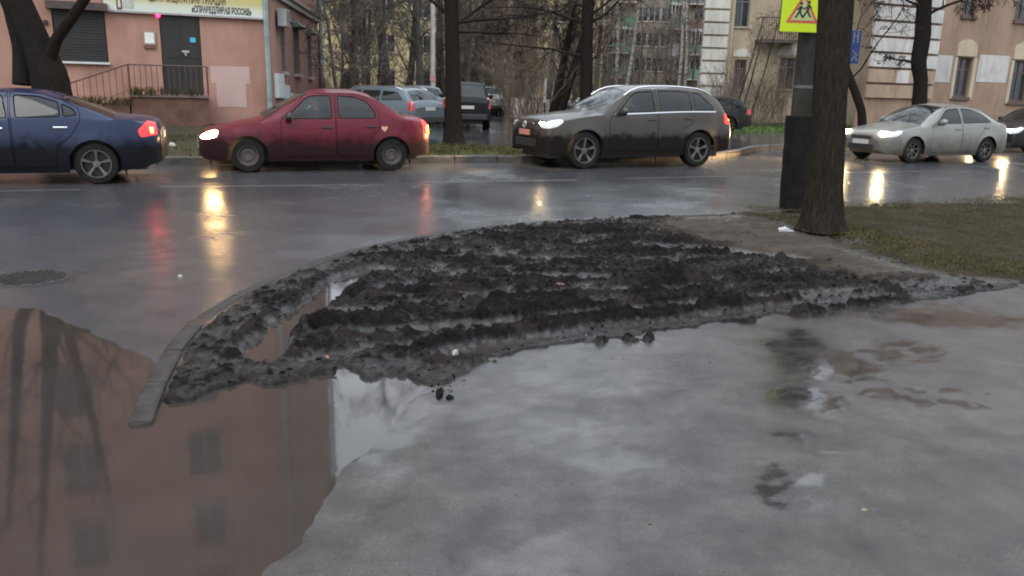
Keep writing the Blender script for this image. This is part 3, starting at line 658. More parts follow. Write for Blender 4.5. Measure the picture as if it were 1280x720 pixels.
# shuttered window with box awning
M_SHUT = pm('black_shutter', (.010, .010, .011), (.018, .018, .019), 3, .5)
m = MB(); a, b, c, e = r_win; n = 18
for k in range(n):
    z = c+(e-c)*k/n; W1.box(m, a+.03, b-.03, z+.004, z+(e-c)/n-.006, -.08, -.03-.012*(k % 2))
o = part(m, 'roller_shutter', M_SHUT, pk); o['kind'] = 'stuff'
m = MB(); W1.box(m, a-.12, b+.12, e-.02, e+.22, .002, .36); part(m, 'shutter_box', pm('rusty_sheet', (.035, .025, .022), (.07, .045, .035), 4, .6), pk)
m = MB(); W1.box(m, a-.04, b+.04, c-.07, c-.002, .0, .14); part(m, 'window_sill', pm('zinc_sill', (.4, .4, .4), (.5, .5, .5), 4, .4), pk)
# metal door with plates
M_IRON = pm('black_iron_door', (.010, .0095, .009), (.02, .018, .017), 2, .45, bump=.1)
a, b, c, e = r_door
m = MB(); W1.box(m, a+.02, b-.02, c+.01, e-.02, -.12, -.05); door = part(m, 'door', M_IRON, pk)
dm = MB(); 
for x0_, x1_ in ((a+.12, (a+b)/2-.06), ((a+b)/2+.06, b-.12)):
    for z0_, z1_ in ((c+.12, c+(e-c)*.42), (c+(e-c)*.46, e-.14)): W1.box(dm, x0_, x1_, z0_, z1_, -.05, -.03)
q = dm.build('door_panel', M_IRON, door)
hx, hz = W1.hit(241, 50); m = MB(); W1.box(m, hx-.09, hx+.09, hz-.08, hz+.08, -.03, -.012); m.build('sticker', pm('blue_sticker', (.05, .35, .45)), door)
hx, hz = W1.hit(232, 65); m = MB(); W1.box(m, hx-.12, hx+.12, hz-.02, hz+.05, -.03, .03); W1.box(m, hx-.03, hx+.03, hz-.12, hz-.022, -.03, .02); m.build('handle', pm('worn_steel', (.3, .3, .3), (.4, .4, .4), 9, .35, metal=.6), door)
# red lamp over the door
hx, hz = W1.hit(197.5, 19); m = MB(); m.lathe([(.001, .13), (.05, .11), (.075, .05), (.08, 0)], 12)
o = m.build('alarm_lamp', pm('red_lamp', (.6, .02, .05), emit=(1, .03, .12), estr=1.6), pk, True); o.location = W1.pt(hx, hz, .0)-pk.location; o.rotation_euler = (math.radians(90), 0, math.radians(23.5))
# notice board
r = W1.rect(179, 39, 194.5, 56); m = MB(); W1.box(m, *r, .002, .05); o = part(m, 'notice_board', pm('notice_frame', (.22, .17, .12), (.28, .24, .18), 5, .6), pk)
m = MB(); W1.box(m, r[0]+.05, r[1]-.05, r[2]+.05, r[3]-.05, .05, .056); m.build('notice_paper', pm('notice_paper', (.5, .52, .48), (.62, .62, .58), 9, .6), o)
r2 = W1.rect(180, 56.5, 194, 60.5); m = MB(); W1.box(m, *r2, .002, .07); m.build('tray', pm('dull_red_tray', (.12, .05, .045)), o)
hx, hz = W1.hit(57, 28); m = MB(); W1.box(m, hx-.06, hx+.06, hz-.07, hz+.07, .002, .08); part(m, 'junction_box', M_SHUT, pk)
# repainted patch: thin render coats
M_PATCH = pm('fresh_pink_patch', (.36, .245, .22), (.40, .28, .255), 1.2, .85)
m = MB()
for k, (x0_, y0_, x1_, y1_) in enumerate(((263, 83, 312, 104), (271, 104, 308, 134))):
    r = W1.rect(x0_, y0_, x1_, y1_); W1.box(m, *r, .002, .008+.003*k)
part(m, 'render_patch', M_PATCH, pk)
# drainpipes
M_PIPE = pm('grey_green_pipe', (.12, .16, .16), (.2, .25, .24), 3, .5); M_PIPEB = pm('blue_grey_pipe', (.16, .22, .26), (.22, .3, .34), 3, .5)
def pipe(wl, s_, mat, z1, label, top=TOPZ):
    m = MB(); m.tube([wl.pt(s_, top-.3, .16), wl.pt(s_, .5, .16), wl.pt(s_, .25, .35)], .09, 8)
    z = 1.
    while z < top: m.tube([wl.pt(s_, z, .16), wl.pt(s_, z+.06, .16)], .105, 8); z += 2.2
    part(m, 'drainpipe', mat, pk, True, label)
pipe(W1, .18, M_PIPE, TOPZ, 'grey-green drainpipe at the near corner'); pipe(W2, SL-.15, M_PIPEB, TOPZ, 'blue-grey drainpipe at the far end of the side wall')
# side windows: barred, with awnings
for k, r in enumerate(sw):
    a, b, c, e = r; o = window(W2, pk, r, M_FRAMEG, 1, .7); rel(o, pk)
    m = MB(); nb = 5
    for i in range(nb): x = a+(b-a)*(i+.5)/nb; W2.box(m, x-.015, x+.015, c, e, -.02, .01)
    for zz in (c+.1, (c+e)/2, e-.1): W2.box(m, a, b, zz-.015, zz+.015, -.018, .012)
    m.build('bars', M_FRAMEG, o)
    m = MB(); p0, p1 = a-.15, b+.15
    m.add([W2.pt(p0, e+.35, .0), W2.pt(p1, e+.35, .0), W2.pt(p1, e+.02, .45), W2.pt(p0, e+.02, .45), W2.pt(p0, e, .0), W2.pt(p1, e, .0)], [(0, 1, 2, 3), (0, 3, 4), (1, 5, 2), (3, 2, 5, 4)])
    m.build('awning', M_FRAMEG, o)
    m = MB(); W2.box(m, a-.05, b+.05, c-.14, c-.002, 0, .14); m.build('sill', M_CORN, o)
r = W2.rect(343.5, 12, 353.5, 34); m = MB(); W2.box(m, r[0]-.0, r[0]+.85, r[2], r[2]+.62, .1, .42); o = part(m, 'air_conditioner', M_FRAMEW, pk)
m = MB(); 
for k in range(7): W2.box(m, r[0]+.06, r[0]+.79, r[2]+.06+k*.075, r[2]+.09+k*.075, .42, .43)
o2 = m.build('grille', M_FRAMEG, o); o2['kind'] = 'stuff'
for px, py, ww, hh in ((347, 107, 8, 30), (355, 115, 6, 17), (361.5, 121, 3, 10)):
    r = W2.rect(px-ww/2, py-hh/2, px+ww/2, py+hh/2); m = MB(); W2.box(m, *r, .002, .15); part(m, 'meter_box', pm('pale_meter_box', (.42, .45, .45), (.52, .54, .53), 4, .6), pk)
# banner with its printed words
M_BAN = bpy.data.materials.new('banner_print'); t, b_ = nodes_of(M_BAN)
tcn = t.nodes.new('ShaderNodeTexCoord'); sp = t.nodes.new('ShaderNodeSeparateXYZ'); t.links.new(tcn.outputs['Object'], sp.inputs[0])
t.links.new(ramp(t, sp.outputs[2], [(.0, (.46, .50, .47)), (.22, (.46, .48, .38)), (.42, (.40, .36, .16)), (.6, (.42, .36, .12))]), b_.inputs['Base Color']); b_.inputs['Roughness'].default_value = .5
BA = W1.hit(130, 12)[0]; BB = W1.hit(331, 22)[0]; BZ = W1.hit(230, 17.5)[1]; BH = .95
bn = thing('banner', 'long white and yellow office banner with dark slanted lettering above the black door', 'banner', W1.pt(BA, BZ, .1), math.radians(23.5))
m = MB(); m.box((abs(BA-BB)/2, 0, BH/2), (abs(BA-BB), .04, BH)); m.build('board', M_BAN, bn)
m = MB(); m.box((abs(BA-BB)/2, 0, -.035), (abs(BA-BB)+.1, .12, .06)); m.box((abs(BA-BB)/2, 0, BH+.035), (abs(BA-BB)+.1, .12, .06)); m.build('frame_rail', pm('grey_rail', (.22, .2, .2), (.3, .28, .27), 4, .5), bn)
def text_obj(s_, size, mat, parent, loc, rot=(math.radians(90), 0, 0), shear=.15, name='lettering', align='LEFT', bold=.012, width=None, ext=.004):
    cu = bpy.data.curves.new(name, 'FONT'); cu.body = s_; cu.size = size; cu.shear = shear; cu.extrude = ext; cu.offset = bold; cu.align_x = align
    cu.resolution_u = 3
    o = bpy.data.objects.new(name, cu); COL.objects.link(o); dg = bpy.context.evaluated_depsgraph_get(); dg.update()
    me = bpy.data.meshes.new_from_object(o.evaluated_get(dg)); bpy.data.objects.remove(o)
    if width and len(me.vertices):
        xs = [v.co.x for v in me.vertices]; k = width/(max(xs)-min(xs))
        for v in me.vertices: v.co.x *= k
    q = link(name, me, parent, mat); q.location = loc; q.rotation_euler = rot; return q
M_PRT = pm('dark_red_print', (.10, .035, .03)); M_PRT2 = pm('dark_print', (.05, .04, .05))
LW_ = abs(BA-BB); ppm = LW_/201.
text_obj('ЦЕНТР ЗАЩИТЫ ПРАВ ГРАЖДАН', .36, M_PRT, bn, (ppm*54, -.022, .36), width=ppm*96)
text_obj('«СПРАВЕДЛИВАЯ РОССИЯ»', .30, M_PRT2, bn, (ppm*106, -.022, .07), width=ppm*77, shear=.1)
m = MB(); m.box((ppm*16+.0, -.026, .33), (ppm*1.6, .008, .52)); m.box((ppm*21, -.026, .33), (ppm*1.6, .008, .52)); m.box((ppm*18.5, -.026, .06), (ppm*6, .008, .07)); m.build('emblem', M_PRT, bn)
m = MB(); m.box((ppm*29, -.024, .37), (ppm*14, .006, .6)); m.build('picture_panel', pm('faded_picture', (.28, .30, .27), (.42, .42, .36), 6, .6), bn)
# entrance stairs: landing, steps, rails
M_BRK = pm('dull_red_steps', (.075, .035, .026), (.12, .06, .045), 3, .85, bump=.5); M_RAIL = pm('brown_rail', (.05, .03, .025), (.09, .05, .04), 6, .5)
st_ = thing('entrance_stairs', 'red brick entrance stairs with thin iron railing up to the black door', 'stairs', W1.pt((r_door[0]+r_door[1])/2, .12, 1.), math.radians(23.5))
rt = st_.matrix_basis.inverted() if False else None
def sp_(mb, name, mat, **k): 
    o = mb.build(name, mat, st_, **k); o.matrix_parent_inverse = (Matrix.Translation(st_.location) @ Matrix.Rotation(st_.rotation_euler.z, 4, 'Z')).inverted(); return o
LZ = r_door[2]+.0; LA0 = r_door[0]-.06; LA1 = W1.hit(163, 118, 1.4)[0]
m = MB(); W1.box(m, LA0, LA1, .10, LZ-.09, .02, 1.5); sp_(m, 'landing', M_BRK)
m = MB(); W1.box(m, LA0-.04, LA1+.04, LZ-.088, LZ-.01, .02, 1.56); sp_(m, 'landing_slab', pm('stair_slab', (.10, .075, .06), (.16, .12, .10), 4, .7))
# masonry courses on the landing front
nst = 6; run = .42
for k in range(nst):
    z1_ = LZ-.01-(k+1)*(LZ-.12)/(nst+1); m = MB(); W1.box(m, LA1+.05+k*run, LA1+.05+(k+1)*run-.003, .10, z1_, .03, 1.45-.002*k); sp_(m, 'step', M_BRK)
Ltop = LA1+nst*run
def railpath(a0, z0_, a1, z1_, d, n):
    m = MB(); m.tube([W1.pt(a0, z0_+.95, d), W1.pt(a1, z1_+.95, d)], .022, 5); m.tube([W1.pt(a0, z0_+.12, d), W1.pt(a1, z1_+.12, d)], .014, 4)
    sp_(m, 'handrail', M_RAIL)
    for k in range(n+1):
        f = k/n; x = a0+(a1-a0)*f; z = z0_+(z1_-z0_)*f; m = MB(); rr = .012 if 0 < k < n else .035
        m.tube([W1.pt(x, z, d), W1.pt(x, z+.95, d)], rr, 5); sp_(m, 'baluster', M_RAIL)
railpath(LA1, LZ, LA0, LZ, 1.48, 14); railpath(LA1, LZ, Ltop, .2, 1.42, 13)
def spd(p, n_, h, spread, mb, rng, r=.006, lean=.3):
    for k in range(n_):
        a = rng.uniform(0, 6.28); b_ = rng.uniform(0, lean); o = Vector((rng.uniform(-spread, spread), rng.uniform(-spread, spread), 0))
        q = p+o; mb.tube([q, q+Vector((math.cos(a)*b_*.3, math.sin(a)*b_*.3, h*.5)), q+Vector((math.cos(a)*b_, math.sin(a)*b_, h*rng.uniform(.7, 1.1)))], [r, r*.8, r*.4], 3, False)
m = MB(); rng = random.Random(9)
for k in range(60):
    x = LA0+.3+(LA1+1.1-LA0)*rng.random(); spd(W1.pt(x, LZ-.02 if x < LA1 else LZ-.35, 1.55), 4, .28, .1, m, rng, .012, .25)
o = m.build('plant', M_BLADE, None); tag(o, 'low green plants growing along the stair landing of the pink building', 'plant', kind='stuff')

# ---- yellow block behind the wood
M_YEL = pm('yellow_render', (.36, .30, .16), (.46, .38, .22), .25, .9, bump=.1, stain=.7)
def block(name, label, wl, s0, s1, top, base, mat, cols, floors, fh, win, fmat, depth=12, sillz=.9, mull=1):
    root = thing(name, label, 'building', wl.pt((s0+s1)/2, base))
    ops = []
    for j in range(floors):
        for c in cols:
            ops.append((c-win[0]/2, c+win[0]/2, base+j*fh+sillz, base+j*fh+sillz+win[1]))
    m = MB(); wl.sheet(m, s0, s1, 0, top, ops, .15)
    p, q, r_, t_ = wl.pt(s0, 0), wl.pt(s1, 0), wl.pt(s1, 0, -depth), wl.pt(s0, 0, -depth)
    for a, b in ((q, r_), (r_, t_), (t_, p)): m.add([(a.x, a.y, 0), (b.x, b.y, 0), (b.x, b.y, top), (a.x, a.y, top)], [(0, 1, 2, 3)])
    part(m, 'wall', mat, root)
    m = MB(); wl.box(m, s0-.4, s1+.4, top, top+.35, -depth-.4, .4); part(m, 'roof', M_CORN, root)
    for r in ops:
        o = window(wl, root, r, fmat, mull, 0, depth=.08, sill=M_CORN); rel(o, root)
    return root
WY = Wall(at(380, 100, 72), 3, 1)
if WY.n.dot(-WY.P) < 0: WY.n = -WY.n
sY1 = WY.hit(752, 100)[0]
block('yellow_building', 'long yellow rendered apartment block standing behind the bare wood', WY, -6, sY1, 15.2, .6, M_YEL, [1+3.1*k for k in range(-2, int(sY1/3.1))], 5, 2.9, (1.4, 1.5), M_FRAMEW)
# ---- grey-brown five-storey block with coloured balconies
M_GB = pm('grey_brown_panel', (.17, .145, .12), (.23, .195, .165), .4, .9, bump=.1, stain=.7)
WK = Wall(at(735, 100, 92), 2, 1)
if WK.n.dot(-WK.P) < 0: WK.n = -WK.n
def hz_(px, py): return WK.hit(px, py)
zf = WK.hit(815, 81)[1]; fhk = (WK.hit(815, 50)[1]-zf)/1.0
wins = [WK.hit(x, 50)[0] for x in (761, 801.5, 816.5, 832, 773, 851)]
sK1 = WK.hit(930, 100)[0]
gb = block('apartment_block', 'grey-brown five-storey apartment block with green and grey balconies behind birches', WK, 0, sK1, 16, zf-1.6, M_GB, sorted(wins)+[WK.hit(872, 50)[0]], 5, fhk, (1.25, 1.5), M_FRAMEW)
bal = [((764, 792), (.13, .24, .16)), ((834, 852), (.11, .24, .19)), ((856, 876), (.09, .21, .17))]
alt = [(.07, .12, .085), (.11, .065, .055), (.08, .14, .11), (.11, .115, .12), (.06, .10, .065)]
for bi, ((xa, xb), colr) in enumerate(bal):
    a = WK.hit(xa, 50)[0]; b = WK.hit(xb, 50)[0]
    for j in range(5):
        z = zf-1.6+j*fhk+.05; cc = alt[(j*2+bi) % 5]; mt = pm('balcony_panel_%d' % ((j*2+bi) % 5), cc, tuple(v*1.35 for v in cc), 1.5, .8)
        m = MB(); WK.box(m, a, b, z, z+.15, .002, 1.1); o = part(m, 'balcony', M_CORN, gb)
        m = MB(); WK.box(m, a, b, z+.15, z+1.15, 1.04, 1.1); WK.box(m, a, a+.06, z+.15, z+1.15, .01, 1.037); WK.box(m, b-.06, b, z+.15, z+1.15, .01, 1.037); m.build('balcony_front', mt, o)
        if (j+bi) % 2:
            m = MB()
            for k in range(5): x = a+.04+(b-a-.12)*k/4; WK.box(m, x, x+.06, z+1.15, z+2.5, 1.04, 1.1)
            WK.box(m, a, b, z+2.5, z+2.58, 1.03, 1.11); m.build('glazing_frame', M_FRAMEW, o)
# ---- cream building at right, section A
M_CREAM = pm('cream_render', (.31, .26, .185), (.37, .315, .23), .5, .85, bump=.3, bscale=40, detail=9, stain=.6)
M_QUOIN = pm('pale_quoin_render', (.42, .42, .38), (.52, .51, .47), 1.2, .85, bump=.3, bscale=40, detail=9, stain=.6)
WA = Wall(at(876, 100, 42), 3, 1)
if WA.n.dot(-WA.P) < 0: WA.n = -WA.n
ca = thing('cream_building', 'cream rendered house with pale corner blocks and a small iron balcony behind the bushes', 'building', WA.pt(0, .12))
sA1 = WA.hit(1086, 100)[0]
opsA = [WA.rect(917, 74, 932.5, 112), WA.rect(973, 72, 993, 112), WA.rect(919, -12, 938, 34), WA.rect(976, -14, 994, 32), WA.rect(1030, 74, 1046, 112)]
m = MB(); m.mi = 0; WA.sheet(m, 0, sA1, 1.15, 13, opsA); m.mi = 1; WA.box(m, 0, sA1, 0, 1.15, -.3, .06)
p = WA.pt(0, 0); q = Vector((p.x*1.34, p.y*1.33, 0))
m.mi = 0; m.add([(p.x, p.y, 0), (q.x, q.y, 0), (q.x, q.y, 13), (p.x, p.y, 13)], [(0, 1, 2, 3)])
p, q, r_, t_ = WA.pt(-.4, 13, .4), WA.pt(sA1, 13, .4), WA.pt(sA1, 13, -14), Vector((WA.P.x*1.34, WA.P.y*1.33, 13)); m.add([p, q, r_, t_], [(0, 1, 2, 3)])
part(m, 'wall', [M_CREAM, pm('pale_blue_plinth', (.26, .29, .29), (.34, .36, .36), 1, .8)], ca)
qp = (WA.hit(890, 28)[1]-WA.hit(890, 92)[1])/4.; qz = WA.hit(890, 92)[1]; qa = WA.hit(908, 60)[0]
for k in range(-3, 12):
    z0_ = qz+k*qp; 
    if z0_ < .1: continue
    m = MB(); WA.box(m, -.06, qa, z0_+.05, z0_+qp-.05, .002, .11); part(m, 'quoin', M_QUOIN, ca)
m = MB(); WA.box(m, qa+.12, qa+.24, .3, 13, .03, .15); part(m, 'drainpipe', M_CREAM, ca)
for r in opsA:
    o = window(WA, ca, r, M_FRAMEG, 1, .7, sill=M_CORN); rel(o, ca)
    if r[2] < 4:
        m = MB(); n = 5
        for i in range(n): x = r[0]+(r[1]-r[0])*(i+.5)/n; WA.box(m, x-.02, x+.02, r[2], r[3], -.03, 0)
        m.build('bars', M_FRAMEB, o)
        m = MB(); cx_ = (r[0]+r[1])/2; R_ = (r[1]-r[0])/2+.12
        m.prism([(cx_+R_*math.cos(t_), r[3]+.12+R_*.9*math.sin(t_)) for t_ in [math.pi*i/10 for i in range(11)]], .002, .05, lambda a, b, c: WA.pt(a, b, c)); m.build('arch_panel', M_QUOIN, o)
bx0, bz0 = WA.hit(951, 50, .9); bx1 = WA.hit(998, 50, .9)[0]
m = MB(); WA.box(m, bx0, bx1, bz0-.1, bz0+.06, .002, .9); o = part(m, 'balcony', pm('balcony_slab', (.05, .045, .04), (.08, .07, .06), 3, .8), ca)
for k in range(17):
    x = bx0+(bx1-bx0)*k/16; m = MB(); WA.box(m, x-.012, x+.012, bz0+.06, bz0+1.05, .86, .885); m.build('baluster', M_RAIL, o)
m = MB(); WA.box(m, bx0, bx1, bz0+1.05, bz0+1.1, .85, .9); WA.box(m, bx0, bx0+.03, bz0+1.05, bz0+1.1, .0, .85); m.build('handrail', M_RAIL, o)
# ---- section B
M_TAN = pm('tan_pink_render', (.20, .135, .095), (.26, .18, .13), .5, .85, bump=.3, bscale=40, detail=9, stain=.6)
M_RUSTW = pm('white_rustication', (.33, .32, .31), (.46, .44, .42), .9, .85, bump=.3, bscale=40, detail=9, stain=.6)
M_RUSTP = pm('tan_rustication', (.25, .175, .125), (.32, .235, .165), 1.1, .85, bump=.3, bscale=40, detail=9, stain=.6)
WB = Wall(at(1081, 100, 34), 23, 1)
if WB.n.dot(-WB.P) < 0: WB.n = -WB.n
cb = thing('tan_building', 'tan rendered house with banded stonework and tall narrow windows behind the silver sedan', 'building', WB.pt(0, .12))
opsB = [WB.rect(1193, 72, 1213, 121), WB.rect(1263, 76, 1285, 127), WB.rect(1206, -34, 1223, 20), WB.rect(1272, -30, 1292, 26)]
pit = opsB[1][0]-opsB[0][0]; opsB += [(opsB[1][0]+pit, opsB[1][1]+pit, opsB[1][2], opsB[1][3]), (opsB[3][0]+pit, opsB[3][1]+pit, opsB[3][2], opsB[3][3])]
m = MB(); m.mi = 0; WB.sheet(m, 0, 34, 1.0, 13.5, opsB); m.mi = 1; WB.box(m, 0, 34, 0, 1.0, -.3, .06)
m.mi = 0
for (a, d0), (b, d1) in (((0, 0), (0, -14)), ((34, 0), (34, -14))):
    p, q = WB.pt(a, 0, d0), WB.pt(b, 0, d1)
    if a == 0: q = Vector((p.x*1.36, p.y*1.36, 0))
    m.add([(p.x, p.y, 0), (q.x, q.y, 0), (q.x, q.y, 13.5), (p.x, p.y, 13.5)], [(0, 1, 2, 3)])
m.add([WB.pt(-.3, 13.5, .4), WB.pt(34, 13.5, .4), WB.pt(34, 13.5, -14), Vector((WB.P.x*1.36, WB.P.y*1.36, 13.5))], [(0, 1, 2, 3)])
part(m, 'wall', [M_TAN, pm('cream_plinth', (.36, .32, .26), (.42, .37, .3), 1, .8)], cb)
zt = WB.hit(1120, 86)[1]; bp_ = (WB.hit(1120, 47)[1]-WB.hit(1120, 86)[1])/2; b1 = WB.hit(1168, 80)[0]; b0 = WB.hit(1085, 80)[0]
for k in range(-4, 9):
    z0_ = zt+k*bp_
    if z0_ < 1.0: continue
    mid = b0+(b1-b0)*(.55 if k % 2 else .42)
    for (p, q) in ((b0, mid-.012), (mid+.012, b1)):
        m = MB(); WB.box(m, p, q, z0_+.05, z0_+bp_-.05, .002, .12); part(m, 'rustication_block', M_RUSTW if k >= 0 else M_RUSTP, cb)
for r in opsB:
    o = window(WB, cb, r, M_FRAMEB, 1, .7, sill=M_FRAMEB, sw=.14); rel(o, cb)
    if r[2] < 3:
        m = MB(); WB.box(m, r[1]+.004, r[1]+.2, r[2]-.1, r[3], .002, .06); m.build('surround', M_CREAM, o); m = MB(); WB.box(m, r[0]-.16, r[0]-.004, r[2]-.1, r[3], .002, .06); m.build('surround', M_CREAM, o)
        m = MB(); cx_ = (r[0]+r[1])/2; R_ = (r[1]-r[0])/2+.1
        m.prism([(r[0]-.1, r[3]+.06), (r[1]+.1, r[3]+.06)]+[(cx_+R_*math.cos(t_), r[3]+.4+R_*.6*math.sin(t_)) for t_ in [math.pi*i/10 for i in range(11)]], .002, .07, lambda a, b, c: WB.pt(a, b, c)); m.build('arch_panel', M_CREAM, o)
m = MB(); WB.box(m, *WB.rect(1222, 69, 1260, 103), .002, .012); WB.box(m, *WB.rect(1170, 69, 1189, 103), .002, .012); WB.box(m, *WB.rect(1118, 88, 1133, 104), .125, .135); tag(part(m, 'paint_patch', M_RUSTW, cb, label='rough white overpainted patches'), kind='stuff')
print('buildings', time.time()-T0)
# ================================================================== TREES
def grow(mb, p, d, ln, r, lvl, rng, P):
    nseg = P['seg'][lvl]; pts = [p]; q = p.copy(); dd = d.copy(); rad = [r]
    for k in range(nseg):
        w_ = P['wig'][lvl]; dd = dd+Vector((rng.gauss(0, w_), rng.gauss(0, w_), rng.gauss(0, w_)+P['up'][lvl])); dd.normalize()
        q = q+dd*ln/nseg; pts.append(q.copy()); rad.append(max(P['rmin'], r*(1-.8*(k+1)/nseg)))
    mb.tube(pts, rad, P['sides'][lvl], False)
    if lvl+1 < len(P['n']):
        for k in range(P['n'][lvl+1]):
            t = P['st']+(1-P['st'])*(k+rng.random())/P['n'][lvl+1]; i = min(nseg-1, int(t*nseg)); f = t*nseg-i
            c = pts[i].lerp(pts[i+1], f); ax = (pts[i+1]-pts[i]).normalized(); o = ax.orthogonal().normalized(); o.rotate(Matrix.Rotation(rng.uniform(0, 6.283), 3, ax))
            an = math.radians(rng.uniform(*P['ang'])); nd = ax*math.cos(an)+o*math.sin(an)
            grow(mb, c, nd, ln*rng.uniform(*P['lr'])*(1.1-.5*t), max(P['rmin'], rad[i]*P['rr']), lvl+1, rng, P)
BASEP = dict(seg=[8, 6, 5, 4, 3], wig=[.04, .12, .16, .2, .25], up=[.03, .05, .03, .0, -.02], sides=[8, 5, 4, 3, 3], n=[1, 12, 7, 6, 4], st=.25, ang=(30, 65), lr=(.32, .55), rr=.5, rmin=.007)
def make_tree(name, label, base, path, radii, P, seed, limbs, barkm, twigm, group=None, cat='tree', sides=14, ridges=True, flare=1.35, fine_n=8, deep=0, roots=0):
    """path: list of world points of the trunk; limbs: list of (index t, dir, length, radius)"""
    rng = random.Random(seed); root = thing(name, label, cat, base, 0, group); B = Vector(base)
    pts = [Vector(p)-B for p in path]
    # resample the trunk and give it a root flare and uneven bark
    m = MB(); fine = []; fr = []
    for i in range(len(pts)-1):
        for k in range(fine_n):
            f = k/fine_n; fine.append(pts[i].lerp(pts[i+1], f)); fr.append(radii[i]*(1-f)+radii[i+1]*f)
    fine.append(pts[-1]); fr.append(radii[-1])
    sm_ = [fine[0]]+[(fine[i-1]+fine[i]*2+fine[i+1])/4 for i in range(1, len(fine)-1)]+[fine[-1]]
    h0 = sm_[0].z; fr = [r*(1+(flare-1)*math.exp(-max(0, (p.z-h0))/.22)) for p, r in zip(sm_, fr)]
    m.tube(sm_, fr, sides)
    if ridges:
        vs = []
        for i, v in enumerate(m.v):
            c = sm_[min(i//sides, len(sm_)-1)]; q = Vector(v)-c
            s = 1+.07*mnoise.noise(Vector((math.atan2(q.y, q.x)*2.2, v[2]*.9, seed)))+.05*mnoise.noise(Vector((math.atan2(q.y, q.x)*6, v[2]*3, seed)))
            if deep:
                an_ = math.atan2(q.y, q.x); s += deep*(1-2*abs(mnoise.noise(Vector((math.cos(an_)*7+seed, math.sin(an_)*7, v[2]*2.2)))))-deep*.7+deep*.5*mnoise.noise(Vector((math.cos(an_)*16, math.sin(an_)*16, v[2]*9)))
            if roots: an_ = math.atan2(q.y, q.x); s += roots*max(0, math.sin(an_*4+seed)+.3*math.sin(an_*7))*math.exp(-max(0, v[2]-h0)/.13)
            vs.append(tuple(c+q*s))
        m.v = vs
    m.build('trunk', barkm, root, True)
    m = MB()
    for (t, d, ln, r) in limbs:
        i = min(len(sm_)-2, int(t*(len(sm_)-1))); grow(m, sm_[i], Vector(d).normalized(), ln, r, 1, rng, P)
    m.build('crown', twigm, root, False)
    return root
def auto_limbs(rng, n, t0, t1, ln, r, elev=(10, 50)):
    out_ = []
    for k in range(n):
        t = t0+(t1-t0)*(k+.5*rng.random())/n; a = k*2.4+rng.uniform(-.5, .5); e = math.radians(rng.uniform(*elev))
        out_.append((t, (math.cos(a)*math.cos(e), math.sin(a)*math.cos(e), math.sin(e)), ln*(1.15-.6*t)*rng.uniform(.8, 1.1), r*(1.2-.7*t)))
    return out_
def up_path(px0, py0, D0, px1, py1, D1, top, base_z=None):
    """trunk through two sighted points, carried on upward to height top"""
    a = at(px0, py0, D0); b = at(px1, py1, D1); d = (b-a).normalized(); z0_ = .0 if base_z is None else base_z
    a = a+(b-a)*((z0_-a.z)/(b.z-a.z)) if abs(b.z-a.z) > .01 else a
    c = b+Vector((d.x*.3, d.y*.3, 1)).normalized()*(top-b.z); return [a, a.lerp(b, .5), b, b.lerp(c, .5), c]
rng = random.Random(31)
def mir(px, py, D):
    d = ray(px, py); t_ = D/d.y; return Vector((d.x*t_, D, -(d.z*t_+CH)))
# big tree at right
pth = up_path(1027, 291, 9.5, 1045, 0, 9.5, 10.5, .06)
make_tree('linden_tree', 'thick dark tree trunk on the lawn right of the sign pole', pth[0], pth, [.215, .19, .185, .12, .05], BASEP, 3, auto_limbs(rng, 9, .5, .98, 3.6, .07, (25, 60)), M_BARKL, M_TWIGD, flare=1.22, sides=80, fine_n=44, deep=.045, roots=.22)
# V-shaped tree at left
b0_ = at(66, 108, 18.6); base = Vector((b0_.x+.05, b0_.y, .12))
Lp = [base, at(62, 95, 18.6), at(48, 60, 18.6), at(22, 0, 18.6), at(8, -70, 18.7), mir(64, 400, 18.9), mir(58, 540, 19), mir(50, 715, 19.2)]
vt = make_tree('maple_tree', 'forked dark tree in front of the pink wall behind the blue sedan', base, Lp, [.42, .38, .30, .27, .25, .20, .13, .05], dict(BASEP, n=[1, 10, 6, 5, 4]), 5, auto_limbs(rng, 8, .5, .97, 3.4, .07, (20, 60)), M_BARK, M_TWIGD, sides=32, flare=1.1, fine_n=16, deep=.03)
for nm, pp, rr in (('limb', [at(60, 92, 18.55), at(62, 72, 18.5), at(71, 48, 18.4), at(90, 22, 18.3), at(112, -10, 18.2), at(112, -80, 18.2), mir(80, 400, 18.3), mir(115, 520, 18.5), mir(142, 640, 18.6)], [.22, .15, .12, .11, .10, .11, .13, .09, .03]), ('limb', [at(30, 106, 18.7), at(28, 60, 18.8), at(12, 0, 18.9), mir(24, 400, 19), mir(18, 540, 19), mir(8, 690, 19)], [.24, .2, .18, .15, .11, .04])):
    m = MB(); fine = []; fr = []
    for i in range(len(pp)-1):
        for k in range(5): f = k/5; fine.append(pp[i].lerp(pp[i+1], f)-base); fr.append(rr[i]*(1-f)+rr[i+1]*f)
    fine = [fine[0]]+[(fine[i-1]+fine[i]*2+fine[i+1])/4 for i in range(1, len(fine)-1)]+[fine[-1]]
    m.tube(fine, fr, 12); P_ = dict(BASEP)
    for k in range(6):
        i = int(len(fine)*(.45+.09*k)); grow(m, fine[i], Vector((rng.uniform(-1, 1), rng.uniform(-.6, .6), .6)).normalized(), 1.9, .035, 2, rng, P_)
    m.build(nm, M_BARK, vt, True)
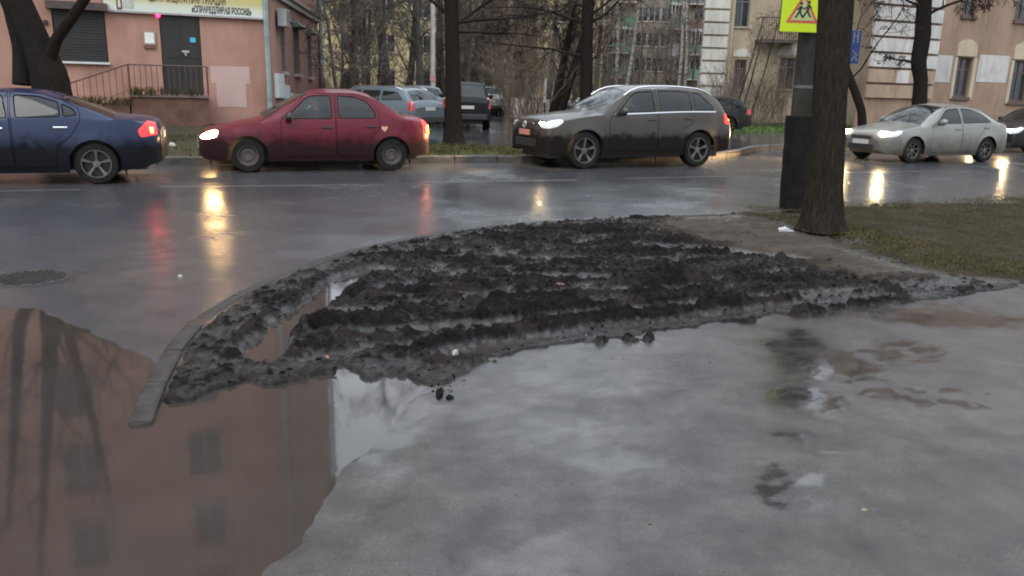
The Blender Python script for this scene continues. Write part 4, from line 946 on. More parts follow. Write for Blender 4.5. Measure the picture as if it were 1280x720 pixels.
# middle tree
pth = up_path(568, 183, 22.0, 564, 0, 22.0, 11, .12)
make_tree('linden_tree', 'straight dark tree trunk between the red sedan and the brown SUV', pth[0], pth, [.24, .20, .185, .12, .04], BASEP, 8, [(.42, (.85, -.1, .5), 3.2, .05), (.45, (-.8, 0, .45), 3.6, .06), (.40, (.9, .2, .15), 2.4, .04)]+auto_limbs(rng, 9, .42, .97, 3.6, .06, (0, 50)), M_BARK, M_TWIGD, sides=28, fine_n=16, deep=.035, roots=.12)
pth = up_path(732, 130, 33, 735, 0, 33, 12, .12)
make_tree('linden_tree', 'dark tree trunk rising behind the bonnet of the brown SUV', pth[0], pth, [.27, .25, .22, .15, .05], dict(BASEP, up=[.03, .0, -.04, -.03, -.04]), 9, [(.3, (-.95, 0, .05), 4.2, .07), (.42, (-.9, 0, .4), 4.0, .07), (.45, (.9, 0, .5), 3.0, .06)]+auto_limbs(rng, 9, .42, .97, 4, .06, (-5, 45)), M_BARK, M_TWIGD)
pth = [at(1149, 165, 27), at(1151, 100, 27), at(1148, 78, 27), at(1154, 40, 27), at(1156, -10, 27), at(1158, -140, 27), at(1160, -230, 27)]; pth[0].z = .1
make_tree('pollard_tree', 'bare tree with drooping twigs in front of the tan building behind the silver sedan', pth[0], pth, [.27, .21, .24, .25, .21, .14, .05],
          dict(BASEP, up=[.0, -.02, -.10, -.13, -.12], n=[1, 9, 8, 7, 5], lr=(.35, .6)), 12, [(.32, (-.9, -.2, .35), 1.1, .06), (.62, (-.95, -.1, .25), 2.5, .05), (.58, (.8, -.3, .8), 2.2, .06), (.66, (.95, 0, .35), 2.6, .05), (.70, (-.9, -.1, .5), 3.0, .06), (.75, (.8, .3, .4), 2.8, .06), (.72, (-.3, -.9, .3), 2., .05), (.8, (-.8, .3, .4), 3, .05), (.85, (.5, -.8, .4), 2.6, .05), (.9, (-.2, .4, .8), 2.6, .04)], M_BARK, M_TWIGD, sides=16)
pth = [at(1083, 160, 24), at(1077, 138, 24), at(1068, 112, 24), at(1060, 92, 24), at(1046, 50, 24), at(1040, -20, 24), at(1036, -120, 24)]; pth[0].z = .1
make_tree('leaning_tree', 'thin leaning tree stem just right of the thick trunk, behind the silver bonnet', pth[0], pth, [.13, .12, .12, .11, .10, .07, .03], dict(BASEP, n=[1, 7, 5, 4, 3]), 14, auto_limbs(rng, 7, .45, .98, 2.6, .035, (10, 60)), M_BARK, M_TWIGD, sides=10)

# bushes
def bush(name, label, base, h, rad, n, seed, mat, cat='bush', r=.012, fork=5, lean=.35):
    rng = random.Random(seed); root = thing(name, label, cat, base); m = MB()
    for k in range(n):
        a = rng.uniform(0, 6.283); q = rad*.35*math.sqrt(rng.random()); p = Vector((math.cos(a)*q, math.sin(a)*q, 0)); hh = h*rng.uniform(.55, 1.05)
        d = Vector((math.cos(a)*lean*rng.random(), math.sin(a)*lean*rng.random(), 1)).normalized()
        P_ = dict(seg=[5, 4, 3, 2], wig=[.09, .16, .2, .2], up=[.02, .04, .03, 0], sides=[4, 3, 3, 3], n=[1, fork, 4, 0], st=.3, ang=(18, 42), lr=(.3, .5), rr=.6, rmin=.004)
        grow(m, p, d, hh, r*rng.uniform(.7, 1.3), 0, rng, P_)
    m.build('stems', mat, root); return root
bush('bush', 'tall bare upright bush on the grass beside the dark hatchback', at(935, 160, 37.5)*1.0, 3.0, 2.6, 90, 1, M_TWIG, lean=.55)
bush('bush', 'spreading bare bush against the cream wall left of the sign pole', Vector((*at(985, 150, 38)[:2], .12)), 2.5, 2.4, 46, 2, M_TWIG, lean=.8)
bush('bush', 'low bare bush at the corner of the cream building', Vector((*at(880, 140, 40)[:2], .12)), 2.0, 1.8, 40, 3, M_TWIG, lean=.6)
for k, (x, y, x2, y2) in enumerate(((932, 95, 955, 22), (940, 92, 953, 45), (952, 98, 972, 30))):
    a = at(x, y, 37.8); b = at(x2, y2, 38.4); a = a+(a-b)*((a.z-.12)/(b.z-a.z)); 
    tr = thing('sapling', ['slim leaning bare sapling against the cream wall, leftmost of three', 'slim leaning bare sapling against the cream wall, middle of three', 'slim leaning bare sapling below the cream wall balcony, rightmost of three'][k], 'sapling', a, 0, 'slim saplings by the cream wall'); m = MB(); m.tube([Vector((0, 0, 0)), (b-a)*.5+Vector((.05, 0, 0)), b-a], [.045, .035, .02], 6); m.build('trunk', M_BARK, tr, True)
    m = MB(); rr = random.Random(k)
    for j in range(9): grow(m, (b-a)*(.5+.06*j), Vector((rr.uniform(-1, 1), rr.uniform(-.5, .5), .9)).normalized(), .9, .012, 2, rr, dict(BASEP, rmin=.005))
    m.build('crown', M_TWIG, tr)
# the wood: prototypes copied
def proto(seed, h, r, kind):
    rng = random.Random(seed)
    P = dict(BASEP, n=[1, 10, 7, 6, 3], rmin=.010, lr=(.3, .5), sides=[7, 4, 3, 3, 3])
    pts = [Vector((0, 0, 0))]; d = Vector((rng.uniform(-.08, .08), rng.uniform(-.08, .08), 1))
    for k in range(6):
        d = d+Vector((rng.gauss(0, .07), rng.gauss(0, .07), 0)); pts.append(pts[-1]+d.normalized()*h/6)
    rad = [r*(1-.85*k/6) for k in range(7)]
    m = MB(); m.tube(pts, rad, 9); tm = m.mesh('trunk')
    m = MB()
    lo = .12 if kind == 'low' else .28
    for (t, dd, ln, rr) in auto_limbs(rng, 20, lo, .97, h*.26, r*.28, (10, 60)):
        i = min(5, int(t*6)); c = pts[i].lerp(pts[i+1], t*6-i); grow(m, c, Vector(dd), ln, rr, 1, rng, P)
    return tm, m.mesh('crown')
PR = [proto(101+i, hgt, rr, kd) for i, (hgt, rr, kd) in enumerate(((13, .22, 'high'), (11, .15, 'low'), (14, .26, 'high'), (9, .10, 'low'), (12, .18, 'low')))]
for t_, c_ in PR:
    t_.polygons.foreach_set('use_smooth', [True]*len(t_.polygons))
def put(pr, pos, rz, sc_, label, group, tm, cm, name='wood_tree', tilt=(0, 0)):
    root = thing(name, label, 'tree', pos, rz, group); root.rotation_euler = (tilt[0], tilt[1], rz); root.scale = (sc_,)*3
    for nm, me, mt in (('trunk', PR[pr][0], tm), ('crown', PR[pr][1], cm)):
        key = me.name+mt.name
        if key not in CACHE: c = me.copy(); c.materials.clear(); c.materials.append(mt); CACHE[key] = c
        o = bpy.data.objects.new(nm, CACHE[key]); COL.objects.link(o); o.parent = root
    return root
CACHE = {}
rng = random.Random(77)
seen = [(404, 44, 2, 1.2), (421, 34, 3, .9), (428.5, 38, 4, 1), (440, 36, 3, 1), (453, 36, 3, .95), (460, 46, 4, 1.0), (473, 40, 1, .8), (488, 42, 2, 1.15), (503, 46, 4, 1), (512, 52, 1, 1), (527, 45, 2, .9), (548, 52, 0, 1), (602, 56, 0, 1.), (608, 50, 2, .8), (583, 60, 4, 1), (628, 55, 4, 1)]
for k, (px, D, pr, s_) in enumerate(seen):
    p = at(px, 110, D); p.z = .12
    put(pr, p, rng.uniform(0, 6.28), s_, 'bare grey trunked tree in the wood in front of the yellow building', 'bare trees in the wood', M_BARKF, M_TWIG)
for k in range(40):
    px = rng.uniform(400, 745) if k < 20 else rng.uniform(565, 742); D = rng.uniform(47, 68); p = at(px, 110, D); p.z = .12
    if p.x > .0 and D < 48: continue
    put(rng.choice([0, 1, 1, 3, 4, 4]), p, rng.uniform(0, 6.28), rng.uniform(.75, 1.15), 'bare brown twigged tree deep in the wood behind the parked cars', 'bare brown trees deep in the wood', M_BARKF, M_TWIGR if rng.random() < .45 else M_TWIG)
for k in range(14):
    px = rng.uniform(755, 872); D = rng.uniform(62, 84); p = at(px, 110, D); p.z = .12
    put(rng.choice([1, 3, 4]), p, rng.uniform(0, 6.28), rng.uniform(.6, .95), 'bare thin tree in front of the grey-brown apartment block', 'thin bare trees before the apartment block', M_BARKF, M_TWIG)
for px, x2, lab in ((770, 771, 'straight white birch in front of the grey-brown block'), (779, 795, 'leaning white birch right of the straight one'), (848, 853, 'white birch left of a close pair near the cream corner'), (857, 858, 'white birch right of a close pair near the cream corner'), (872, 879, 'white birch right at the corner of the cream building')):
    D = 56; a = at(px, 108, D); a.z = .12; b = at(x2, 30, D); d = (b-a); top = a+d.normalized()*13
    rr_ = random.Random(px); P_ = dict(BASEP, up=[.0, .02, -.06, -.12, -.14], n=[1, 9, 6, 4, 3], rmin=.009)
    make_tree('birch_tree', lab, a, [a, a.lerp(top, .3)+Vector((.1, 0, 0)), a.lerp(top, .6), top], [.13, .11, .08, .02], P_, px, auto_limbs(rr_, 9, .35, .97, 2.6, .03, (20, 60)), M_BIRCH, M_TWIG, sides=9)
for k, (px, py, D, h, n) in enumerate(((652, 140, 38, 3.6, 34), (662, 138, 42, 4.2, 30), (640, 132, 46, 3.6, 30), (700, 138, 40, 4.4, 26), (418, 112, 42, 1.9, 40), (440, 112, 42, 1.8, 40), (455, 112, 43, 1.9, 40), (745, 130, 48, 3, 30))):
    p = at(px, py, D); p.z = .12
    bush('shrub', ['tall bare many-stemmed shrub left of the iron fence', 'russet bare shrub behind the tall one left of the iron fence', 'bare brown shrub just right of the farthest silver car', 'bare brown shrub behind the two leaning dark trees', 'low russet-grey shrub beside the blue-grey drainpipe', 'low russet shrub right of the drainpipe, behind the red sedan roof', 'low russet shrub left of the estate car roof', 'bare shrub between the dark trunk and the SUV roof'][k], p, h, 1.8, n, 40+k, M_TWIGR if k in (4, 5, 6, 1) else M_TWIG, r=.025, lean=.55, fork=6)['group'] = 'bare shrubs at the wood edge'
for k, (px, px2) in enumerate(((690, 706), (697, 722))):
    a = at(px, 135, 39); a.z = .12; b = at(px2, 70, 39); top = b+(b-a)*.8
    make_tree('leaning_tree', ['dark tree leaning right behind the iron fence, left one', 'dark tree leaning right behind the iron fence, right one'][k], a, [a, a.lerp(b, .5), b, top], [.24, .2, .17, .06], dict(BASEP, n=[1, 8, 6, 5, 3], rmin=.009), 200+k, auto_limbs(random.Random(k), 9, .4, .97, 3.2, .05, (10, 60)), M_BARK, M_TWIGD, sides=10)
print('trees', time.time()-T0)
# ================================================================== STREET FURNITURE
# concrete pole with dark wrap, carrying the children-crossing sign
pb = gp(992, 262, .05); D0 = pb.y
pt_ = at(1015, 0, D0); d = (pt_-pb); 
pole = thing('utility_pole', 'grey concrete utility pole wrapped in dark sheet at its foot, left of the thick tree', 'pole', pb)
topp = d*2.6
m = MB(); m.tube([Vector((0, 0, 0)), d*.5, d, topp], [.155, .145, .135, .10], 16); m.build('shaft', pm('old_concrete', (.020, .018, .016), (.05, .045, .04), 5, .95, spec=.08, bump=.7, bscale=30, stretch=(1, 1, .4)), pole, True)
wr = at(999, 145, D0)-pb
m = MB(); vs = []; n = 20; kk = 10
for i in range(kk+1):
    f = i/kk; c = wr*f
    for j in range(n):
        a = 6.283*j/n; r = .185+.014*math.sin(a*3+f*2)+.012*mnoise.noise(Vector((math.cos(a)*2, math.sin(a)*2, f*5))); vs.append(c+Vector((math.cos(a)*r, math.sin(a)*r, 0)))
m.add(vs, [(i*n+j, i*n+(j+1) % n, (i+1)*n+(j+1) % n, (i+1)*n+j) for i in range(kk) for j in range(n)]+[tuple(kk*n+j for j in range(n))]); m.build('foot_wrap', pm('dark_roofing_felt', (.006, .006, .006), (.014, .013, .012), 7, .8, spec=.1, bump=.5), pole, True)
m = MB()
for f in (.93, .60): m.tube([d*f+Vector((0, 0, -.02)), d*f+Vector((0, 0, .02))], .15, 14)
m.build('strap', pm('strap_steel', (.08, .08, .08)), pole)
m = MB(); m.tube([d*.3+Vector((.165, -.03, 0)), d*1.0+Vector((.15, -.03, 0)), d*1.6+Vector((.13, -.02, 0))], .018, 5); m.build('cable', pm('pale_cable', (.16, .15, .13)), pole)
# the sign
SD = D0-.26
tl = at(977.5, 0, SD); br = at(1028, 41, SD); wS = br.x-tl.x; scx = (tl.x+br.x)/2; zb_ = br.z; HS = wS*1.05+.12
sg = thing('road_sign', 'fluorescent yellow-green children crossing warning sign on the concrete pole', 'sign', (scx, SD, zb_), 0)
sg.rotation_euler = (0, math.radians(.3), math.radians(4))
M_FLU = pm('fluorescent_yellow', (.40, .52, .004), (.44, .56, .006), 3, .45); M_SRED = pm('sign_red', (.42, .07, .05)); M_SGREY = pm('sign_grey_white', (.33, .38, .16)); M_BLACK = pm('sign_black', (.015, .02, .015))
m = MB(); m.box((0, 0, HS/2), (wS, .012, HS), None, .005); m.build('plate', M_FLU, sg)
tw = wS*.385; tz0 = HS*.165-.005; th = tw*2*.866
def tri(k, y0_, y1_, mat, nm):
    c = (0, tz0+th/3); q = [(-tw, tz0), (tw, tz0), (0, tz0+th)]; q = [(c[0]+(a-c[0])*k, c[1]+(b-c[1])*k) for a, b in q]
    m = MB(); m.prism(q, y0_, y1_, lambda a, b, c_: (a, c_, b)); return m.build(nm, mat, sg)
tri(1.0, -.0085, -.006, M_SRED, 'red_triangle'); tri(.74, -.011, -.0085, M_SGREY, 'inner_field')
def figure(x, s):
    m = MB(); Z = tz0+.065; y = -.0135
    def bar(a, b, w_=.012):
        a = Vector((x+a[0]*s, y, Z+a[1]*s)); b = Vector((x+b[0]*s, y, Z+b[1]*s)); dd = (b-a).normalized(); nn = Vector((-dd.z, 0, dd.x))*w_
        m.add([a-nn, b-nn, b+nn, a+nn, a-nn+Vector((0, .002, 0)), b-nn+Vector((0, .002, 0)), b+nn+Vector((0, .002, 0)), a+nn+Vector((0, .002, 0))], [(0, 1, 2, 3), (0, 4, 5, 1), (2, 6, 7, 3), (0, 3, 7, 4), (1, 5, 6, 2)])
    bar((-.06, 0), (-.005, .09)); bar((.05, .01), (.0, .09)); bar((0, .09), (.01, .17), .018); bar((.01, .16), (-.05, .11), .008); bar((.01, .16), (.06, .13), .008)
    m.lathe([(.001, 0), (.02*1, 0)], 10, lambda a, r, h: (x+.015*s+r*math.cos(a), y+.0005, Z+.205*s+r*math.sin(a))); m.build('running_figure', M_BLACK, sg)
figure(-.045, .85); figure(.055, .95)
# blue sign behind the tree
bp0 = at(1060, 60, 11.9); bl = thing('blue_sign', 'narrow blue sign with white marks sticking out behind the thick tree', 'sign', (bp0.x, bp0.y, .05))
a0 = at(1046, 79, 11.9); a1 = at(1077, 38.5, 11.9)
m = MB(); m.tube([(-.1, .04, 0), (-.1, .04, a1.z+.1)], .03, 8); m.build('post', pm('galvanised_post', (.2, .2, .2), (.28, .28, .28), 5, .5), bl, True)
wS2 = a1.x-a0.x; hS2 = a1.z-a0.z
m = MB(); m.box((a1.x-bp0.x-wS2/2, -.01, (a0.z+a1.z)/2-.05), (wS2, .012, hS2), None, .004); m.build('plate', pm('sign_blue', (.006, .02, .10), (.008, .026, .12), 3, .4), bl)
m = MB(); M_SW = pm('sign_white', (.14, .16, .19)); rx = a1.x-bp0.x; zc = (a0.z+a1.z)/2-.05
for bx_, bz_, w_, h_ in ((-.10, .13, .014, .15), (-.045, .13, .014, .15), (-.072, .15, .045, .014), (-.06, -.10, .014, .05)): m.box((rx+bx_, -.018, zc+bz_), (w_, .004, h_))
for a_, c_, L_, rr_ in ((-.075, -.14, .11, .6), (-.045, -.15, .09, -.5), (-.06, -.08, .1, -.9)): m.box((rx+a_, -.0185, zc+c_), (.012, .003, L_), Matrix.Rotation(rr_, 3, 'Y'))
m.build('white_marks', M_SW, bl)['kind'] = 'stuff'
# pale lamp post in the yard
lp0 = at(541, 122, 40); lp0.z = .12; l1 = at(541.5, 25, 40)
lp = thing('lamp_post', 'slim pale concrete lamp post in front of the wood left of the middle tree', 'lamp post', lp0)
m = MB(); m.tube([(0, 0, 0), Vector((0, 0, l1.z+3.5))], [.13, .085], 10); m.build('post', pm('pale_concrete', (.30, .29, .27), (.42, .41, .38), 3, .7), lp, True)
m = MB(); m.tube([(0, 0, l1.z+3.4), (0, -.5, l1.z+4.0), (0, -1.6, l1.z+4.2)], .04, 6); m.box((0, -1.9, l1.z+4.2), (.25, .7, .12), None, .03); m.build('lamp_head', M_FRAMEG, lp)
m = MB(); m.box((0, -.14, 1.9), (.24, .01, .3)); m.build('notice', pm('pinkish_notice', (.4, .2, .18)), lp)
# iron fence, white pole, pale wall and play frame in the yard
fn = thing('iron_fence', 'low black iron fence with thin bars in front of the playground behind the SUV', 'fence', Vector((*at(690, 145, 40)[:2], .12)))
fa = at(655, 140, 39) - fn.location; fb = at(735, 140, 42)-fn.location; fa.z = fb.z = 0
for k in range(42):
    p = fa.lerp(fb, k/41); m = MB(); m.tube([p, p+Vector((0, 0, 1.15))], .016 if k % 8 else .035, 4, False); m.build('post' if k % 8 == 0 else 'bar', M_BLACK, fn)
for z in (.2, 1.05): m = MB(); m.tube([fa+Vector((0, 0, z)), fb+Vector((0, 0, z))], .02, 4); m.build('rail', M_BLACK, fn)
q = at(680.5, 142, 38.6); q.z = .12; o = thing('post', 'white-topped thin post standing at the iron fence', 'post', q)
m = MB(); m.tube([(0, 0, .9), (0, 0, 2.0)], .055, 8); m.build('white_top', M_WHITE, o); m = MB(); m.tube([(0, 0, 0), (0, 0, .9)], .05, 8); m.build('dark_foot', M_BLACK, o)
q = at(673, 138, 43.5); q.z = .12; o = thing('low_wall', 'low pale pink playground wall behind the iron fence', 'wall', q)
for k in range(4):
    m = MB(); m.box((-1.0+k*.72-.1, 0, .52), (.70, .2, 1.0), None, .02); m.build('panel', pm('pale_pink_wall', (.42, .33, .31), (.50, .41, .38), 2, .8), o)
for k, (px, nm, lab) in enumerate(((660, 'play_frame', 'teal climbing frame among the shrubs left of the white-topped post'), (698, 'play_frame', 'small teal play post between the leaning trees'))):
    q = at(px, 135, 44); q.z = .12; o = thing(nm, lab, 'play frame', q); mt = pm('teal_paint', (.03, .22, .17))
    m = MB(); m.tube([(-.1, 0, 0), (.12, 0, 1.1), (.15, 0, 2.2 if k == 0 else 1.4)], .06, 6); m.build('post', mt, o)
    m = MB(); m.tube([(.5, .3, 0), (.2, .1, 1.9 if k == 0 else 1.2)], .05, 6); m.build('post', mt, o)
    if k == 0: m = MB(); m.tube([(-1.2, 0, 2.1), (.6, 0, 2.1)], .05, 6); m.build('bar', M_BARK, o)
q = at(500, 118, 52); q.z = .12; o = thing('picket_fence', 'low white picket fence in the wood behind the parked estate car', 'fence', q)
for k in range(46):
    m = MB(); m.box((-3.3+k*.15, 0, .75), (.09, .03, 1.5+.08*(k % 2))); m.build('picket', M_RUSTW, o)
for z in (.4, 1.1): m = MB(); m.box((0, .03, z), (7, .03, .08)); m.build('rail', M_RUSTW, o)
print('furniture', time.time()-T0)
# ================================================================== CARS
def pchip(tab):
    xs = [t[0] for t in tab]; ys = [t[1] for t in tab]; n = len(xs); h = [xs[i+1]-xs[i] for i in range(n-1)]; dl = [(ys[i+1]-ys[i])/h[i] for i in range(n-1)]
    m = [dl[0]]+[0 if dl[i-1]*dl[i] <= 0 else (2*h[i]+h[i-1]+h[i]+2*h[i-1])/((2*h[i]+h[i-1])/dl[i-1]+(h[i]+2*h[i-1])/dl[i]) for i in range(1, n-1)]+[dl[-1]]
    def f(x):
        if x <= xs[0]: return ys[0]
        if x >= xs[-1]: return ys[-1]
        i = next(k for k in range(n-1) if x <= xs[k+1]); t = (x-xs[i])/h[i]
        return ys[i]*(1+2*t)*(1-t)**2+m[i]*h[i]*t*(1-t)**2+ys[i+1]*t*t*(3-2*t)+m[i+1]*h[i]*t*t*(t-1)
    return f
def round_poly(pl, r, n=3):
    out_ = []; k = len(pl)
    for i in range(k):
        p0, p1, p2 = Vector(pl[i-1]), Vector(pl[i]), Vector(pl[(i+1) % k]); a = p0-p1; b = p2-p1
        ra = min(r, a.length*.4, b.length*.4); a = p1+a.normalized()*ra; b = p1+b.normalized()*ra
        for j in range(n+1):
            t = j/n; q = a*(1-t)**2+p1*2*t*(1-t)+b*t*t; out_.append((q.x, q.y))
    return out_
def shrink(pl, d):
    k = len(pl); ar = sum(pl[i][0]*pl[(i+1) % k][1]-pl[(i+1) % k][0]*pl[i][1] for i in range(k)); sg_ = 1 if ar > 0 else -1; out_ = []
    for i in range(k):
        p0, p1, p2 = Vector(pl[i-1]), Vector(pl[i]), Vector(pl[(i+1) % k]); a = (p1-p0).normalized(); b = (p2-p1).normalized()
        n1 = Vector((-a.y, a.x))*sg_; n2 = Vector((-b.y, b.x))*sg_; n_ = (n1+n2); n_ = n_/max(.3, n_.length_squared/2) if n_.length > 1e-6 else n1
        q = p1+n_*d; out_.append((q.x, q.y))
    return out_
def inpoly(x, y, pl):
    c = False; n = len(pl); j = n-1
    for i in range(n):
        if (pl[i][1] > y) != (pl[j][1] > y) and x < (pl[j][0]-pl[i][0])*(y-pl[i][1])/(pl[j][1]-pl[i][1])+pl[i][0]: c = not c
        j = i
    return c
M_TYRE = pm('tyre_rubber', (.007, .007, .007), (.016, .015, .014), 8, .85, spec=.15)
M_TRIM = pm('black_trim', (.012, .012, .013), (.02, .02, .02), 5, .5)
M_SEAM = pm('rubber_seal', (.004, .004, .004), rough=.9, spec=.1)
M_INT = pm('car_interior', (.018, .018, .019), (.03, .03, .032), 4, .8)
M_CHROME = pm('chrome_strip', (.55, .56, .57), rough=.18, metal=1)
M_ALLOY = pm('dull_alloy', (.075, .07, .065), (.14, .13, .125), 6, .5, metal=.5)
M_STEELR = pm('dirty_steel_rim', (.035, .03, .028), (.07, .06, .055), 6, .6)
M_SIDEG = glass_mat('car_side_glass', (.42, .50, .50), .92); M_DARKG = glass_mat('car_dark_glass', (.10, .11, .11), .85); M_WSG = glass_mat('car_windscreen', (.45, .52, .53), .8, .08)
M_LENS = pm('clear_lamp_lens', (.45, .47, .48), rough=.12, coat=.8); M_LAMPON = pm('lit_headlamp', (.9, .85, .7), rough=.3, emit=(1, .62, .26), estr=22)
M_LAMPW = pm('lit_white_headlamp', (.9, .9, .85), rough=.3, emit=(1, .72, .38), estr=38)
M_TAIL = pm('red_tail_lens', (.30, .012, .015), rough=.2, coat=.8); M_TAILON = pm('lit_tail_lamp', (.6, .02, .02), rough=.3, emit=(1, .04, .05), estr=.30)
M_TAILHOT = pm('lit_brake_lamp', (.9, .3, .1), rough=.3, emit=(1, .09, .03), estr=5); M_AMBER = pm('amber_lens_lit', (.8, .3, .03), rough=.3, emit=(1, .35, .03), estr=5)
M_PLATE = pm('number_plate', (.30, .29, .28), (.4, .39, .38), 9, .5); M_PLATE_PINKLIT = pm('pink_lit_number_plate', (.34, .13, .11), (.42, .17, .14), 9, .5)  # second plate has the pink cast of the light painted in
def build_car(name, label, cat, spec, paint, loc, rz, group=None):
    S = spec; Lc = S['L']; root = thing(name, label, cat, loc, rz, group)
    ztop = pchip(S['top']); zsh = pchip(S['belt']); Wf = pchip(S['plan']); zb0 = pchip(S['bot']); Rw = S['Rw']; ra = Rw+S.get('arch', .055)
    def zb(x):
        z = zb0(x)
        for xa in S['ax']:
            if abs(x-xa) < ra: z = max(z, Rw+math.sqrt(max(0, ra*ra-(x-xa)**2)))
        return z
    xs = {0.0, Lc, S['cowl'], S['head'], S['rh'], S['rd']}
    x = .03
    while x < Lc: xs.add(round(x, 3)); x += .06 if .4 < x < Lc-.4 else .04
    for xa in S['ax']:
        for k in range(15): xs.add(xa-ra*math.cos(math.pi*k/14))
        xs.add(xa-ra-.002); xs.add(xa+ra+.002)
    xs = sorted(xs); q = [xs[0]]
    for x in xs[1:]:
        if x-q[-1] > .0015: q.append(x)
    xs = q; NL, NU = 9, 5; VT = [1, .9, .72, .5, .25, 0]
    tn = S.get('tumble', .40)
    def half(x):
        W = Wf(x); b = zb(x); s_ = min(zsh(x), ztop(x)-.02); b = min(b, s_-.02); pts = []
        for k in range(NL):
            f = k/(NL-1); z = b+(s_-b)*f; hgt = z
            bw = 1-.055*max(0, (.45-hgt)/.3)**2-.05*max(0, (hgt-.62)/max(.2, (s_-.62)))**2 if s_ > .7 else 1-.05*(f-.4)**2
            # flared arches
            fl = 0
            for xa in S['ax']:
                dd = math.hypot(x-xa, z-Rw); 
                if dd < ra+.14: fl = max(fl, .018*(1-max(0, (dd-ra))/.14))
            pts.append((W*bw+fl, z))
        y0_ = pts[-1][0]; h = ztop(x)-s_; cr_ = min(h*.85, S.get('crown', .07)); zr = ztop(x)-cr_
        yr = y0_-.012-max(0, (zr-s_))*tn-min(.03, h*.2)
        for k in range(1, NU+1):
            f = k/NU; e = .02*math.sin(math.pi*f)*min(1, (zr-s_)/.3); pts.append((y0_+(yr-y0_)*f+e, s_+(zr-s_)*f))
        for vt in VT[1:]: pts.append((yr*vt, zr+cr_*(1-vt**2.3)))
        return pts
    bm = bmesh.new(); zn = bm.faces.layers.int.new('zone'); NP = NL+NU+len(VT)-1; rows = []
    for x in xs:
        h = half(x); rows.append([bm.verts.new((x, -y, z)) for y, z in h]+[bm.verts.new((x, y, z)) for y, z in h[-2::-1]])
    n = 2*NP-1
    for i in range(len(xs)-1):
        for j in range(n-1):
            jj = j if j < NP-1 else n-2-j
            try: f = bm.faces.new((rows[i][j], rows[i+1][j], rows[i+1][j+1], rows[i][j+1]))
            except ValueError: continue
            f[zn] = 0 if jj < NL-1 else (1 if jj < NL+NU-1 else (2 if jj == NL+NU-1 else 3))
            f.smooth = True
    for r, rev in ((rows[0], True), (rows[-1], False)):
        # nose and tail: strips joining left and right halves
        for j in range(NP-1):
            a, b, c, e = r[j], r[j+1], r[n-2-j], r[n-1-j]
            vs_ = [a, b] if b is c else [a, b, c, e]
            vs_ = [a, b, c, e] if b is not c else [a, b, e]
            if rev: vs_ = vs_[::-1]
            try: f = bm.faces.new(vs_); f[zn] = 5 if rev else 6
            except ValueError: pass
    bm.normal_update()
    pieces = []   # (polygon, sides, name, material, gap)
    G = .010
    for (pl, gm) in S['win']: pieces.append((round_poly(pl, .05), 'window', gm, .016))
    for pl in S['doors']: pieces.append((round_poly(pl, .05, 2), 'door', None, .009))
    for (pl, gm) in S.get('lampf', []): pieces.append((round_poly(pl, .03, 2), 'headlight', gm, .004))
    for (pl, gm) in S.get('lampr', []): pieces.append((round_poly(pl, .03, 2), 'taillight', gm, .004))
    def cut(pl):
        x0_ = min(p[0] for p in pl)-.01; x1_ = max(p[0] for p in pl)+.01; z0_ = min(p[1] for p in pl)-.01; z1_ = max(p[1] for p in pl)+.01
        for i in range(len(pl)):
            a = pl[i]; b = pl[(i+1) % len(pl)]; e0, e1 = min(a[0], b[0])-.004, max(a[0], b[0])+.004; g0, g1 = min(a[1], b[1])-.004, max(a[1], b[1])+.004
            fs = []
            for f in bm.faces:
                if f[zn] > 2: continue
                vx = [v.co.x for v in f.verts]; 
                if max(vx) < e0 or min(vx) > e1: continue
                vz = [v.co.z for v in f.verts]
                if max(vz) < g0 or min(vz) > g1: continue
                fs.append(f)
            ge = set(fs)
            for f in fs: ge.update(f.edges); ge.update(f.verts)
            nx_, nz_ = b[1]-a[1], -(b[0]-a[0])
            if math.hypot(nx_, nz_) < 1e-6: continue
            bmesh.ops.bisect_plane(bm, geom=list(ge), plane_co=(a[0], 0, a[1]), plane_no=Vector((nx_, 0, nz_)).normalized(), dist=1e-5)
    for pl, nm, gm, g_ in pieces: cut(pl); cut(shrink(pl, g_))
    taken = {}; dele = []
    for f in bm.faces:
        c = f.calc_center_median(); z_ = f[zn]; side = -1 if c.y < 0 else 1
        if z_ == 3 or z_ == 2:
            if S['cowl']+.03 < c.x < S['head']-.01 and z_ == 3: taken.setdefault(('windscreen', 0, 0), []).append(f); continue
            if S['rh']+.01 < c.x < S['rd']-.03 and z_ == 3: taken.setdefault(('rear_window', 0, 0), []).append(f); continue
        if z_ > 2: continue
        for k, (pl, nm, gm, g_) in enumerate(pieces):
            if inpoly(c.x, c.z, pl):
                if inpoly(c.x, c.z, shrink(pl, g_)): taken.setdefault((nm, k, side), []).append(f)
                else: taken.setdefault(('seal' if nm in ('window', 'door') else 'lens_edge', k, side), []).append(f)
                break
    def extract(fs, nm, mat, parent, inset=0, smooth=True, zone=None):
        vm = {}; v = []; ff_ = []
        for f in fs:
            r = []
            for q in f.verts:
                if q not in vm: vm[q] = len(v); v.append(q.co - q.normal*inset)
                r.append(vm[q])
            ff_.append(r)
        me = bpy.data.meshes.new(nm); me.from_pydata(v, [], ff_); me.update(); o = link(nm, me, parent, mat, smooth); return o
    doors = []
